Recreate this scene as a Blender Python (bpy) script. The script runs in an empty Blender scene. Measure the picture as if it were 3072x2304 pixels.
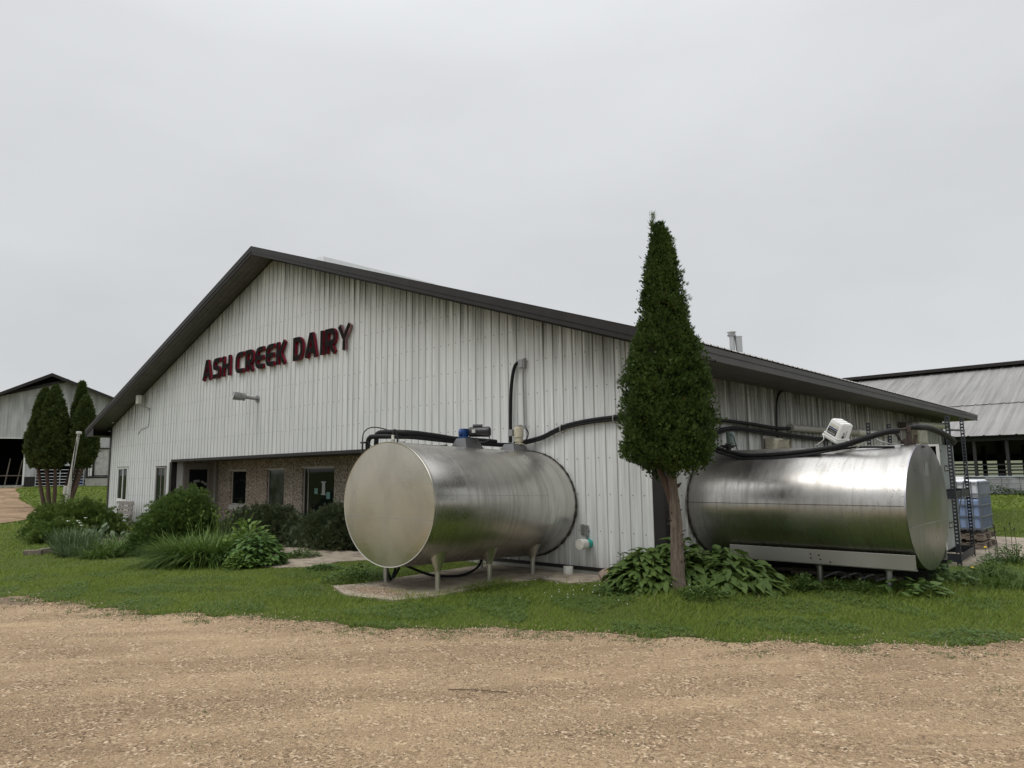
import bpy, bmesh, math, random
import numpy as np
from mathutils import Vector, Matrix
random.seed(7); rng=np.random.default_rng(7)
S=bpy.context.scene; COL=S.collection
# ------------------------------------------------------------------ camera
F_PX=2128.8; PITCH=.1256; ROLL=-.0121; YAW=-.7464; CAM=Vector((6.0736,-10.1276,1.6563))
fw=Vector((math.sin(YAW)*math.cos(PITCH),math.cos(YAW)*math.cos(PITCH),math.sin(PITCH)))
rt0=Vector((math.cos(YAW),-math.sin(YAW),0)); up0=rt0.cross(fw)
rt=rt0*math.cos(ROLL)+up0*math.sin(ROLL); up=-rt0*math.sin(ROLL)+up0*math.cos(ROLL)
cd=bpy.data.cameras.new('camera'); co=bpy.data.objects.new('camera',cd); COL.objects.link(co)
co.matrix_world=Matrix(((rt.x,up.x,-fw.x,CAM.x),(rt.y,up.y,-fw.y,CAM.y),(rt.z,up.z,-fw.z,CAM.z),(0,0,0,1)))
cd.sensor_width=36; cd.lens=F_PX/3072*36; cd.clip_start=.05; cd.clip_end=3000
S.camera=co
# ------------------------------------------------------------------ sky, sun, exposure
SUN_EL=math.radians(58); SUN_AZ=math.radians(200)   # azimuth clockwise from +Y
w=bpy.data.worlds.new("World"); S.world=w; w.use_nodes=True
nt=w.node_tree; nt.nodes.clear()
def N(t,ty,**k):
    n=t.nodes.new(ty)
    for a,b in k.items():
        if hasattr(n,a): setattr(n,a,b)
        else: n.inputs[a].default_value=b
    return n
def math_(t,op,a,b=None,c=None,clamp=False):
    n=t.nodes.new('ShaderNodeMath'); n.operation=op; n.use_clamp=clamp
    for i,v in enumerate((a,b,c)):
        if v is None: continue
        if isinstance(v,(int,float)): n.inputs[i].default_value=v
        else: t.links.new(v,n.inputs[i])
    return n.outputs[0]
def ramp(t,fac,stops,interp='LINEAR'):
    n=t.nodes.new('ShaderNodeValToRGB'); n.color_ramp.interpolation=interp
    e=n.color_ramp.elements
    while len(e)<len(stops): e.new(.5)
    for x,(p,c) in zip(e,stops):
        x.position=p; x.color=(c[0],c[1],c[2],1) if not isinstance(c,(int,float)) else (c,c,c,1)
    t.links.new(fac,n.inputs[0]); return n.outputs[0]
def mixc(t,fac,a,b,mode='MIX'):
    n=t.nodes.new('ShaderNodeMix'); n.data_type='RGBA'; n.blend_type=mode
    for s,v in ((0,fac),(6,a),(7,b)):
        if isinstance(v,(int,float)): n.inputs[s].default_value=v
        elif isinstance(v,tuple): n.inputs[s].default_value=(v[0],v[1],v[2],1)
        else: t.links.new(v,n.inputs[s])
    return n.outputs[2]
sky=N(nt,'ShaderNodeTexSky'); sky.sky_type='NISHITA'; sky.sun_disc=False; sky.sun_elevation=SUN_EL; sky.sun_rotation=SUN_AZ
tc=N(nt,'ShaderNodeTexCoord'); sp=N(nt,'ShaderNodeSeparateXYZ'); nt.links.new(tc.outputs['Generated'],sp.inputs[0])
mp=N(nt,'ShaderNodeMapping'); mp.inputs['Scale'].default_value=(1.,1.,2.4); mp.inputs['Rotation'].default_value=(.25,.12,0); nt.links.new(tc.outputs['Generated'],mp.inputs[0])
n1=N(nt,'ShaderNodeTexNoise',Scale=1.5,Detail=5.,Roughness=.5); nt.links.new(mp.outputs[0],n1.inputs['Vector'])
n2=N(nt,'ShaderNodeTexNoise',Scale=4.,Detail=6.,Roughness=.55); nt.links.new(mp.outputs[0],n2.inputs['Vector'])
base=ramp(nt,sp.outputs[2],[(0,(.66,.675,.69)),(.16,(.67,.685,.70)),(.36,(.70,.715,.735)),(.52,(.76,.775,.795)),(.64,(.92,.94,.96)),(.80,(1.7,1.73,1.77)),(1,(2.1,2.12,2.15))])
cl=ramp(nt,n1.outputs[0],[(.30,.90),(.50,.99),(.70,1.06)])
cl2=ramp(nt,n2.outputs[0],[(.3,.99),(.7,1.01)])
c=mixc(nt,1.,base,cl,'MULTIPLY'); c=mixc(nt,1.,c,cl2,'MULTIPLY')
b1=N(nt,'ShaderNodeBackground',Strength=.08); nt.links.new(sky.outputs[0],b1.inputs[0])
b2=N(nt,'ShaderNodeBackground',Strength=1.); nt.links.new(c,b2.inputs[0])
mx=N(nt,'ShaderNodeMixShader'); mx.inputs[0].default_value=.96
nt.links.new(b1.outputs[0],mx.inputs[1]); nt.links.new(b2.outputs[0],mx.inputs[2])
wo=N(nt,'ShaderNodeOutputWorld'); nt.links.new(mx.outputs[0],wo.inputs[0])
sl=bpy.data.lights.new('sun','SUN'); sl.energy=.9; sl.angle=math.radians(25); sl.color=(1,.96,.90)
so=bpy.data.objects.new('sun',sl); COL.objects.link(so)
sd=Vector((math.sin(SUN_AZ)*math.cos(SUN_EL),math.cos(SUN_AZ)*math.cos(SUN_EL),math.sin(SUN_EL)))
so.rotation_euler=sd.to_track_quat('Z','Y').to_euler(); so.location=(0,-10,30)
S.view_settings.view_transform='Standard'; S.view_settings.look='None'; S.view_settings.exposure=0; S.view_settings.gamma=1
# ------------------------------------------------------------------ helpers
def tag(o,label=None,cat=None,group=None,kind=None):
    if label: o['label']=label
    if cat: o['category']=cat
    if group: o['group']=group
    if kind: o['kind']=kind
    return o
def thing(name,label,cat,loc=(0,0,0),group=None,rz=0):
    o=bpy.data.objects.new(name,None); COL.objects.link(o); o.empty_display_size=.2
    o.location=loc; o.rotation_euler=(0,0,rz); return tag(o,label,cat,group)
def mworld(p):
    m=Matrix.Identity(4)
    while p is not None:
        m=(Matrix.Translation(p.location)@p.rotation_euler.to_matrix().to_4x4()) @ m if not p.parent else (p.matrix_parent_inverse@Matrix.Translation(p.location)) @ m
        p=p.parent
    return m
def link(name,me,parent=None,local=False):
    o=bpy.data.objects.new(name,me); COL.objects.link(o)
    if parent is not None:
        o.parent=parent
        if not local: o.matrix_parent_inverse=mworld(parent).inverted()
    return o
class MB:
    def __init__(s): s.v=[];s.f=[];s.m=[]
    def add(s,vs,fs,mi=0):
        b=len(s.v); s.v+= [tuple(x) for x in vs]; s.f+=[tuple(i+b for i in f) for f in fs]; s.m+=[mi]*len(fs); return s
    def box(s,x0,x1,y0,y1,z0,z1,mi=0):
        v=[(x,y,z) for z in (z0,z1) for y in (y0,y1) for x in (x0,x1)]
        return s.add(v,[(0,2,3,1),(4,5,7,6),(0,1,5,4),(2,6,7,3),(0,4,6,2),(1,3,7,5)],mi)
    def obox(s,c,ax,ay,az,mi=0):   # oriented box, half-axis vectors
        c=Vector(c);ax=Vector(ax);ay=Vector(ay);az=Vector(az)
        v=[c+ax*i+ay*j+az*k for k in (-1,1) for j in (-1,1) for i in (-1,1)]
        return s.add(v,[(0,2,3,1),(4,5,7,6),(0,1,5,4),(2,6,7,3),(0,4,6,2),(1,3,7,5)],mi)
    def cyl(s,p0,p1,r0,r1=None,n=16,mi=0,cap=True):
        r1=r0 if r1 is None else r1
        p0=Vector(p0);p1=Vector(p1);d=(p1-p0).normalized(); a=d.orthogonal().normalized(); b=d.cross(a)
        v=[];f=[]
        for p,r in ((p0,r0),(p1,r1)):
            for i in range(n):
                t=2*math.pi*i/n; v.append(p+a*(r*math.cos(t))+b*(r*math.sin(t)))
        f=[(i,(i+1)%n,n+(i+1)%n,n+i) for i in range(n)]
        if cap: f+=[tuple(range(n-1,-1,-1)),tuple(range(n,2*n))]
        return s.add(v,f,mi)
    def tube(s,pts,r,n=10,mi=0,sub=4,jit=0):
        pts=[Vector(p) for p in pts]
        if sub>1 and len(pts)>2:
            q=[]
            P=[pts[0]*2-pts[1]]+pts+[pts[-1]*2-pts[-2]]
            for i in range(1,len(P)-2):
                for k in range(sub):
                    t=k/sub; a,b,c_,d=P[i-1],P[i],P[i+1],P[i+2]
                    q.append(.5*((2*b)+(c_-a)*t+(2*a-5*b+4*c_-d)*t*t+(3*b-a-3*c_+d)*t**3))
            q.append(pts[-1]); pts=q
        v=[];f=[];prev=None
        rs=r if hasattr(r,'__len__') else None
        for i,p in enumerate(pts):
            d=(pts[min(i+1,len(pts)-1)]-pts[max(i-1,0)]).normalized()
            if prev is None: a=d.orthogonal().normalized()
            else: a=(prev-d*prev.dot(d)).normalized()
            prev=a; b=d.cross(a)
            u=i/(len(pts)-1)
            rr=(np.interp(u,np.linspace(0,1,len(rs)),rs) if rs is not None else r)*(1+random.uniform(-jit,jit))
            for k in range(n):
                t=2*math.pi*k/n; v.append(p+a*(rr*math.cos(t))+b*(rr*math.sin(t)))
        for i in range(len(pts)-1):
            for k in range(n):
                f.append((i*n+k,i*n+(k+1)%n,(i+1)*n+(k+1)%n,(i+1)*n+k))
        f+=[tuple(range(n-1,-1,-1)),tuple((len(pts)-1)*n+k for k in range(n))]
        return s.add(v,f,mi)
    def prism(s,poly,fn,a,b,mi=0):   # poly 2D, fn(u,v,w)->3D
        n=len(poly); v=[fn(x,y,a) for x,y in poly]+[fn(x,y,b) for x,y in poly]
        f=[tuple(range(n-1,-1,-1)),tuple(range(n,2*n))]+[(i,(i+1)%n,n+(i+1)%n,n+i) for i in range(n)]
        return s.add(v,f,mi)
    def lathe(s,c,axis,prof,n=24,mi=0,sy=1.):   # prof [(dist along axis, radius)]
        c=Vector(c);d=Vector(axis).normalized();a=d.orthogonal().normalized();b=d.cross(a);v=[];f=[]
        for h,r in prof:
            for k in range(n):
                t=2*math.pi*k/n; v.append(c+d*h+a*(r*math.cos(t))+b*(r*math.sin(t)*sy))
        for i in range(len(prof)-1):
            for k in range(n): f.append((i*n+k,i*n+(k+1)%n,(i+1)*n+(k+1)%n,(i+1)*n+k))
        f+=[tuple(range(n-1,-1,-1)),tuple((len(prof)-1)*n+k for k in range(n))]
        return s.add(v,f,mi)
    def build(s,name,mats,parent=None,smooth=None,bevel=0,local=False):
        me=bpy.data.meshes.new(name); me.from_pydata(s.v,[],s.f)
        for m_ in (mats if isinstance(mats,(list,tuple)) else [mats]): me.materials.append(m_)
        me.polygons.foreach_set('material_index',s.m)
        bm=bmesh.new(); bm.from_mesh(me); bmesh.ops.recalc_face_normals(bm,faces=bm.faces)
        if bevel:
            bmesh.ops.bevel(bm,geom=[e for e in bm.edges if len(e.link_faces)==2 and e.calc_face_angle(0)>.6],offset=bevel,segments=2,affect='EDGES',profile=.5)
        bm.to_mesh(me); bm.free()
        if smooth:
            me.polygons.foreach_set('use_smooth',[True]*len(me.polygons)); me.set_sharp_from_angle(angle=math.radians(smooth))
        me.update(); return link(name,me,parent,local)
def npmesh(name,V,Fc,mat,parent=None,smooth=False,local=False):
    V=np.asarray(V,dtype=np.float32).reshape(-1,3); Fc=np.asarray(Fc,dtype=np.int32); k=Fc.shape[1]
    me=bpy.data.meshes.new(name); me.vertices.add(len(V)); me.vertices.foreach_set('co',V.ravel())
    me.loops.add(Fc.size); me.loops.foreach_set('vertex_index',Fc.ravel())
    me.polygons.add(len(Fc)); me.polygons.foreach_set('loop_start',np.arange(0,Fc.size,k,dtype=np.int32)); me.polygons.foreach_set('loop_total',np.full(len(Fc),k,dtype=np.int32))
    me.materials.append(mat)
    if smooth: me.polygons.foreach_set('use_smooth',np.ones(len(Fc),dtype=bool))
    me.update(calc_edges=True); me.validate(); return link(name,me,parent,local)
def nrm(a): return a/(np.linalg.norm(a,axis=-1,keepdims=True)+1e-9)
def ribbons(B,D,Bend,L,W,seg,prof,fold=0.,side=None):
    """B base, D initial direction, Bend (sag vector), L,W arrays -> verts, quads"""
    B=np.asarray(B,float);n=len(B);s=np.linspace(0,1,seg+1)
    L=np.broadcast_to(L,(n,));W=np.broadcast_to(W,(n,))
    if side is None: side=nrm(np.cross(D,np.array([0,0,1.])+.001))
    C=B[:,None]+L[:,None,None]*(D[:,None]*s[None,:,None]+Bend[:,None]*(s[None,:,None]**2))
    p=np.array([prof(x) for x in s])
    off=side[:,None]*(W[:,None,None]*p[None,:,None]*.5)
    if fold:
        upv=nrm(np.cross(side,D)); lift=upv[:,None]*(W[:,None,None]*p[None,:,None]*fold)
        cols=[C-off+lift,C,C+off+lift]
    else: cols=[C-off,C+off]
    V=np.stack(cols,2) # n,seg+1,c,3
    c=len(cols); idx=np.arange(n)[:,None,None]*((seg+1)*c)+np.arange(seg)[None,:,None]*c+np.arange(c-1)[None,None,:]
    Fq=np.stack([idx,idx+1,idx+c+1,idx+c],-1).reshape(-1,4)
    return V.reshape(-1,3),Fq
def merge(parts):
    V=[];Fs=[];b=0
    for v,f in parts: V.append(v);Fs.append(f+b);b+=len(v)
    return np.concatenate(V),np.concatenate(Fs)
# ------------------------------------------------------------------ materials
MATS={}
def newmat(name):
    m=bpy.data.materials.new(name); m.use_nodes=True; t=m.node_tree; MATS[name]=m
    return m,t,t.nodes['Principled BSDF']
def simple(name,col,rough=.5,metal=0.,var=.12,scale=6.,bump=.0,bscale=40.,dirt=None,coat=0.,spec=.5):
    m,t,p=newmat(name)
    g=N(t,'ShaderNodeTexCoord'); n=N(t,'ShaderNodeTexNoise',Scale=scale,Detail=5.,Roughness=.6); t.links.new(g.outputs['Object'],n.inputs['Vector'])
    a=tuple(x*(1-var) for x in col);b=tuple(min(1,x*(1+var)) for x in col)
    cc=ramp(t,n.outputs[0],[(.3,a),(.7,b)])
    if dirt:
        n3=N(t,'ShaderNodeTexNoise',Scale=scale*3,Detail=8.,Roughness=.7); t.links.new(g.outputs['Object'],n3.inputs['Vector'])
        cc=mixc(t,ramp(t,n3.outputs[0],[(.48,0.),(.66,dirt[3])]),cc,dirt[:3])
    t.links.new(cc,p.inputs['Base Color']); p.inputs['Roughness'].default_value=rough; p.inputs['Metallic'].default_value=metal
    if coat: p.inputs['Coat Weight'].default_value=coat
    p.inputs['Specular IOR Level'].default_value=spec
    if bump:
        n2=N(t,'ShaderNodeTexNoise',Scale=bscale,Detail=4.); t.links.new(g.outputs['Object'],n2.inputs['Vector'])
        bp=N(t,'ShaderNodeBump',Strength=bump,Distance=.01); t.links.new(n2.outputs[0],bp.inputs['Height']); t.links.new(bp.outputs[0],p.inputs['Normal'])
    return m
def wall_mat(name,axis,base=(.775,.785,.785),roof=None,grime=.55,streak=9.,pw=2.0):
    """weathered white steel: vertical dirt streaks that start under the roof edge; axis = horizontal coordinate"""
    m,t,p=newmat(name)
    g=N(t,'ShaderNodeNewGeometry'); s=N(t,'ShaderNodeSeparateXYZ'); t.links.new(g.outputs['Position'],s.inputs[0])
    u=s.outputs[axis]; z=s.outputs[2]
    mp=N(t,'ShaderNodeMapping'); sc=[streak,streak,.35]; mp.inputs['Scale'].default_value=sc; t.links.new(g.outputs['Position'],mp.inputs[0])
    n=N(t,'ShaderNodeTexNoise',Scale=1.,Detail=6.,Roughness=.65); t.links.new(mp.outputs[0],n.inputs['Vector'])
    mp2=N(t,'ShaderNodeMapping'); mp2.inputs['Scale'].default_value=(.5,.5,.9); t.links.new(g.outputs['Position'],mp2.inputs[0])
    nb=N(t,'ShaderNodeTexNoise',Scale=1.,Detail=4.,Roughness=.6); t.links.new(mp2.outputs[0],nb.inputs['Vector'])
    mp3=N(t,'ShaderNodeMapping'); mp3.inputs['Scale'].default_value=(28,28,.8); t.links.new(g.outputs['Position'],mp3.inputs[0])
    nf=N(t,'ShaderNodeTexNoise',Scale=1.,Detail=3.); t.links.new(mp3.outputs[0],nf.inputs['Vector'])
    col=mixc(t,ramp(t,n.outputs[0],[(.32,1.),(.62,0.)]),base,tuple(x*y for x,y in zip(base,(.66,.67,.66))))
    col=mixc(t,ramp(t,nb.outputs[0],[(.35,0.),(.7,.45)]),col,tuple(x*y for x,y in zip(base,(.80,.81,.80))))
    col=mixc(t,ramp(t,nf.outputs[0],[(.4,0.),(.72,.4)]),col,tuple(x*y for x,y in zip(base,(.72,.72,.69))))
    if roof is not None:
        if roof[0]=='gable':
            d=math_(t,'ABSOLUTE',math_(t,'ADD',u,-roof[1])); top=math_(t,'SUBTRACT',roof[2],math_(t,'MULTIPLY',d,roof[3]))
        else: top=roof[1]
        dist=math_(t,'SUBTRACT',top,z)
        fall=math_(t,'SUBTRACT',1.,math_(t,'DIVIDE',dist,math_(t,'MULTIPLY',math_(t,'ADD',math_(t,'MULTIPLY',ramp(t,n.outputs[0],[(.32,1.),(.66,0.)]),1.2),.22),roof[-1])),clamp=True)
        fall=math_(t,'POWER',fall,pw)
        sn=ramp(t,n.outputs[0],[(.30,1.),(.68,.35)])
        k=math_(t,'MULTIPLY',fall,sn,clamp=True); k=math_(t,'MULTIPLY',k,grime,clamp=True)
        col=mixc(t,k,col,(.055,.055,.042))
    # splash dirt along the foot
    foot=math_(t,'SUBTRACT',1.,math_(t,'DIVIDE',math_(t,'ADD',z,.1),.75),clamp=True)
    col=mixc(t,math_(t,'MULTIPLY',math_(t,'MULTIPLY',foot,foot),ramp(t,n.outputs[0],[(.35,.85),(.65,.15)])),col,(.16,.14,.115))
    t.links.new(col,p.inputs['Base Color']); p.inputs['Roughness'].default_value=.55
    p.inputs['Specular IOR Level'].default_value=.3
    return m
def steel(name,col,rough,axis,metal=1.,spots=0.,wav=0.,circ=True,dirty=0.):
    m,t,p=newmat(name)
    g=N(t,'ShaderNodeNewGeometry')
    mp=N(t,'ShaderNodeMapping'); sc=[2.,2.,2.]; sc[axis]=70. if circ else 2.; mp.inputs['Scale'].default_value=sc; t.links.new(g.outputs['Position'],mp.inputs[0])
    n=N(t,'ShaderNodeTexNoise',Scale=1.,Detail=3.,Roughness=.6); t.links.new(mp.outputs[0],n.inputs['Vector'])
    nb=N(t,'ShaderNodeTexNoise',Scale=1.3,Detail=5.,Roughness=.6); t.links.new(g.outputs['Position'],nb.inputs['Vector'])
    cc=ramp(t,nb.outputs[0],[(.3,tuple(x*.86 for x in col)),(.7,col)])
    if spots:
        mp2=N(t,'ShaderNodeMapping'); mp2.inputs['Scale'].default_value=(26,26,26); t.links.new(g.outputs['Position'],mp2.inputs[0])
        v=N(t,'ShaderNodeTexVoronoi',Scale=1.); t.links.new(mp2.outputs[0],v.inputs['Vector'])
        sm=math_(t,'MULTIPLY',ramp(t,v.outputs['Distance'],[(.10,1.),(.20,0.)]),ramp(t,nb.outputs[0],[(.42,0.),(.56,spots)]))
        cc=mixc(t,sm,cc,(.10,.09,.08))
    if dirty:   # dried drip marks and cloudy smears in the surface film
        md=N(t,'ShaderNodeMapping'); sd_=[1.5,1.5,.9]; sd_[axis if circ else 1]=11.; md.inputs['Scale'].default_value=sd_; t.links.new(g.outputs['Position'],md.inputs[0])
        nd=N(t,'ShaderNodeTexNoise',Scale=1.,Detail=7.,Roughness=.7,Distortion=.3); t.links.new(md.outputs[0],nd.inputs['Vector'])
        dk=math_(t,'MULTIPLY',ramp(t,nd.outputs[0],[(.46,0.),(.70,1.)]),dirty,clamp=True)
        cc=mixc(t,dk,cc,(.25,.235,.205))
        sm_=N(t,'ShaderNodeTexNoise',Scale=.9,Detail=3.,Distortion=.8); t.links.new(g.outputs['Position'],sm_.inputs['Vector'])
    t.links.new(cc,p.inputs['Base Color']); p.inputs['Metallic'].default_value=metal
    rr=math_(t,'ADD',math_(t,'MULTIPLY',n.outputs[0],.05),math_(t,'ADD',math_(t,'MULTIPLY',nb.outputs[0],.14),rough-.08))
    t.links.new(rr,p.inputs['Roughness'])
    if dirty: rr=math_(t,'ADD',rr,math_(t,'MULTIPLY',dk,.22)); rr=math_(t,'ADD',rr,ramp(t,sm_.outputs[0],[(.4,0.),(.65,.10)])); t.links.new(rr,p.inputs['Roughness'])
    b=N(t,'ShaderNodeBump',Strength=.012,Distance=.001); t.links.new(n.outputs[0],b.inputs['Height'])
    if wav:
        nw=N(t,'ShaderNodeTexNoise',Scale=2.4,Detail=0.); mw=N(t,'ShaderNodeMapping'); mw.inputs['Scale'].default_value=(1.,1.2,.35); t.links.new(g.outputs['Position'],mw.inputs[0]); t.links.new(mw.outputs[0],nw.inputs['Vector'])
        b2=N(t,'ShaderNodeBump',Strength=wav,Distance=.05); t.links.new(nw.outputs[0],b2.inputs['Height']); t.links.new(b.outputs[0],b2.inputs['Normal']); b=b2
    t.links.new(b.outputs[0],p.inputs['Normal'])
    return m
def leafmat(name,a,b,trans=.25,rough=.55,patch=.6,dead=None,cl=None):
    m,t,p=newmat(name)
    g=N(t,'ShaderNodeNewGeometry'); n=N(t,'ShaderNodeTexNoise',Scale=patch,Detail=4.,Roughness=.6); t.links.new(g.outputs['Position'],n.inputs['Vector'])
    f=math_(t,'ADD',math_(t,'MULTIPLY',g.outputs['Random Per Island'],.55),math_(t,'MULTIPLY',ramp(t,n.outputs[0],[(.3,0.),(.7,1.)]),.45))
    cc=mixc(t,f,a,b)
    if dead:
        dd=math_(t,'GREATER_THAN',g.outputs['Random Per Island'],1-dead[3]); cc=mixc(t,dd,cc,dead[:3])
    t.links.new(cc,p.inputs['Base Color']); p.inputs['Roughness'].default_value=rough; p.inputs['Specular IOR Level'].default_value=.25
    tr=N(t,'ShaderNodeBsdfTranslucent'); t.links.new(cc,tr.inputs[0])
    mx=N(t,'ShaderNodeMixShader'); mx.inputs[0].default_value=trans
    o=t.nodes['Material Output']; t.links.new(p.outputs[0],mx.inputs[1]); t.links.new(tr.outputs[0],mx.inputs[2]); t.links.new(mx.outputs[0],o.inputs[0])
    return m
RS=.335; APX=-12.8; WL=-25.6; LEN=19.47; WZ=7.99; RZ=8.20    # roof slope, ridge x, left wall, length
M=dict(
 front=wall_mat('weathered_white_siding',0,roof=('gable',APX,7.99,RS,.85),grime=.9,pw=1.2),
 front_flank=wall_mat('shaded_grimy_rib_flank',0,base=(.63,.63,.62),roof=('gable',APX,7.99,RS,1.0),grime=1.1,pw=1.),  # darker base paints one-side rib shading, mixed with grime
 side_flank=wall_mat('shaded_grimy_side_rib_flank',1,base=(.34,.34,.33),roof=('flat',3.5,1.9),grime=1.25,streak=7.,pw=.8),  # one-side shading painted into the side wall ribs, plus grime
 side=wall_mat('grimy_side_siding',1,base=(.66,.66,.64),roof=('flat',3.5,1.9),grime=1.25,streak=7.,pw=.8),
 barnw=wall_mat('barn_siding',1,base=(.56,.57,.57),roof=('flat',11.,9.),grime=.5,streak=2.2),
 trim=simple('dark_brown_trim',(.024,.021,.020),.5,spec=.3,var=.2,scale=3.),
 trimu=simple('soffit_metal',(.095,.090,.078),.55,var=.25,scale=2.5,dirt=(.06,.06,.045,.6)),
 soff=simple('soffit_brown',(.085,.075,.062),.6,var=.25,scale=2.5,dirt=(.05,.045,.035,.5)),
 roofm=simple('aged_roof_steel',(.36,.35,.335),.5,var=.2,scale=.8,dirt=(.2,.185,.165,.5)),
 white=simple('white_frame',(.72,.72,.70),.4,var=.06,dirt=(.4,.38,.33,.4)),
 beigeframe=simple('taupe_frame',(.26,.235,.215),.45,var=.08),
 paleframe=simple('pale_taupe_frame',(.50,.46,.41),.5,var=.08),
 alum=simple('dull_aluminium',(.42,.40,.37),.4,.6),
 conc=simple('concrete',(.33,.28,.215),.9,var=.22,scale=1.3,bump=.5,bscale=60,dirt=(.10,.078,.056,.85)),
 conc2=simple('grey_concrete',(.38,.37,.33),.9,var=.12,scale=1.2,bump=.4,dirt=(.2,.2,.16,.5)),
 black=simple('black_rubber',(.008,.008,.009),.65,spec=.3,var=.3,scale=20,bump=.3,bscale=30),
 blackp=simple('black_paint',(.012,.012,.013),.35,var=.2),
 blue=simple('blue_paint',(.012,.06,.22),.4,var=.15,dirt=(.05,.05,.06,.5)),
 beige=simple('beige_paint',(.52,.48,.37),.45,var=.12,dirt=(.18,.15,.1,.5)),
 greymet=simple('grey_conduit',(.30,.30,.30),.4,.5),
 pvc=simple('white_pvc',(.66,.65,.59),.4,var=.06,dirt=(.36,.33,.26,.4)),
 pvcg=simple('aged_pipe_wrap',(.40,.38,.34),.55,var=.15,scale=3.,dirt=(.22,.20,.17,.5)),
 teal=simple('teal_pipe',(.03,.36,.30),.4,var=.1),
 grgreen=simple('grey_green_paint',(.17,.23,.215),.45,var=.12,dirt=(.08,.08,.07,.5)),
 rust=simple('rusty_brown',(.042,.028,.022),.75,var=.4,scale=12,bump=.4),
 rack=simple('slotted_steel',(.030,.032,.040),.5,.3,var=.2),
 cab=simple('cabinet_grey',(.30,.33,.335),.4,.15,var=.08,scale=2.,dirt=(.2,.2,.18,.3)),
 dark=simple('dark_opening',(.008,.008,.009),.9,var=.1),
 plastic=simple('white_pail_plastic',(.80,.80,.77),.3,var=.03),
 tote=simple('milky_tote',(.78,.80,.84),.35,var=.05),
 toteb=simple('tote_blue_fill',(.27,.36,.56),.3,var=.08),
 cage=simple('galvanised_cage',(.30,.33,.38),.35,.7,var=.1),
 wood=simple('grey_wood',(.20,.165,.13),.85,var=.3,scale=8,bump=.5,bscale=20,dirt=(.08,.065,.05,.6)),
 bench=simple('taupe_plastic_lumber',(.29,.26,.245),.6,var=.1,scale=5),
 polew=simple('peeling_white_post',(.52,.51,.48),.7,var=.15,scale=5,dirt=(.2,.19,.17,.6)),
 darkwood=simple('dark_barn_steel',(.025,.024,.023),.8,var=.3),
 tarp=simple('grey_curtain',(.34,.345,.35),.7,var=.22,scale=.7,bump=.8,bscale=3,dirt=(.15,.15,.14,.6)),
 tarpw=simple('white_curtain',(.46,.45,.43),.6,var=.2,scale=1.2,bump=1.,bscale=2.5,dirt=(.2,.19,.17,.6)),
 gate=simple('galvanised_gate',(.45,.46,.48),.35,.6),
 charcoal=simple('faded_charcoal_face',(.013,.013,.013),.95,spec=.08,var=.35,scale=7,bump=.2,bscale=20,dirt=(.045,.016,.02,.4)),
 crimson=simple('crimson_return',(.21,.007,.024),.6,spec=.2,var=.3,scale=7,dirt=(.03,.015,.018,.6)),
 letw=simple('pale_letter_glass',(.55,.56,.56),.4),
 paper=simple('paper',(.52,.52,.49),.8,var=.03),paperg=simple('green_paper',(.20,.36,.31),.8,var=.03),
 lane=simple('muddy_gravel_lane',(.22,.152,.095),.95,var=.4,scale=.5,bump=.2,bscale=8,dirt=(.36,.265,.165,.8),spec=.1),
 dirt=simple('bare_soil',(.09,.07,.05),.95,var=.3,scale=3,bump=.8,bscale=12),
 rock=simple('pink_boulder',(.30,.23,.18),.85,var=.3,scale=9,bump=.8,bscale=14),
 foam=simple('dark_foam_seal',(.05,.042,.035),.9,var=.4,scale=12,bump=.8,bscale=25),
 yellow=simple('dandelion_yellow',(.75,.50,.02),.6,var=.05),
 whitefl=simple('white_petals',(.75,.76,.70),.6,var=.05),
 tank=steel('brushed_stainless_shell',(.68,.66,.615),.25,1,dirty=.5),
 tankh=steel('brushed_stainless_head',(.68,.64,.57),.25,0,spots=.25,circ=False,dirty=.35),
 tank2=steel('brushed_stainless_shell_wide',(.56,.545,.52),.28,0,spots=1.,dirty=.6),
 railsteel=steel('satin_stainless_rail',(.47,.45,.42),.45,0,circ=False),
 tank2h=steel('grey_stainless_head',(.43,.415,.445),.27,0,wav=.6,circ=False,dirty=.3),
 trimsteel=steel('dull_saddle_steel',(.22,.22,.22),.4,2,metal=.9),
 galv=steel('galvanised_sheet',(.55,.56,.57),.35,2,metal=.9),
)
# glass: dark room behind, reflective
m,t,p=newmat('window_glass'); p.inputs['Base Color'].default_value=(.010,.014,.013,1); p.inputs['Roughness'].default_value=.03; p.inputs['Specular IOR Level'].default_value=.17; p.inputs['IOR'].default_value=1.45; M['glass']=m
m,t,p=newmat('window_glass_over_pale_blind'); g=N(t,'ShaderNodeNewGeometry'); n=N(t,'ShaderNodeTexNoise',Scale=2.2,Detail=3.); t.links.new(g.outputs['Position'],n.inputs['Vector'])
t.links.new(ramp(t,n.outputs[0],[(.4,(.02,.026,.026)),(.65,(.085,.095,.095))]),p.inputs['Base Color']); p.inputs['Roughness'].default_value=.05; p.inputs['Specular IOR Level'].default_value=.2; M['glass2']=m
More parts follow.
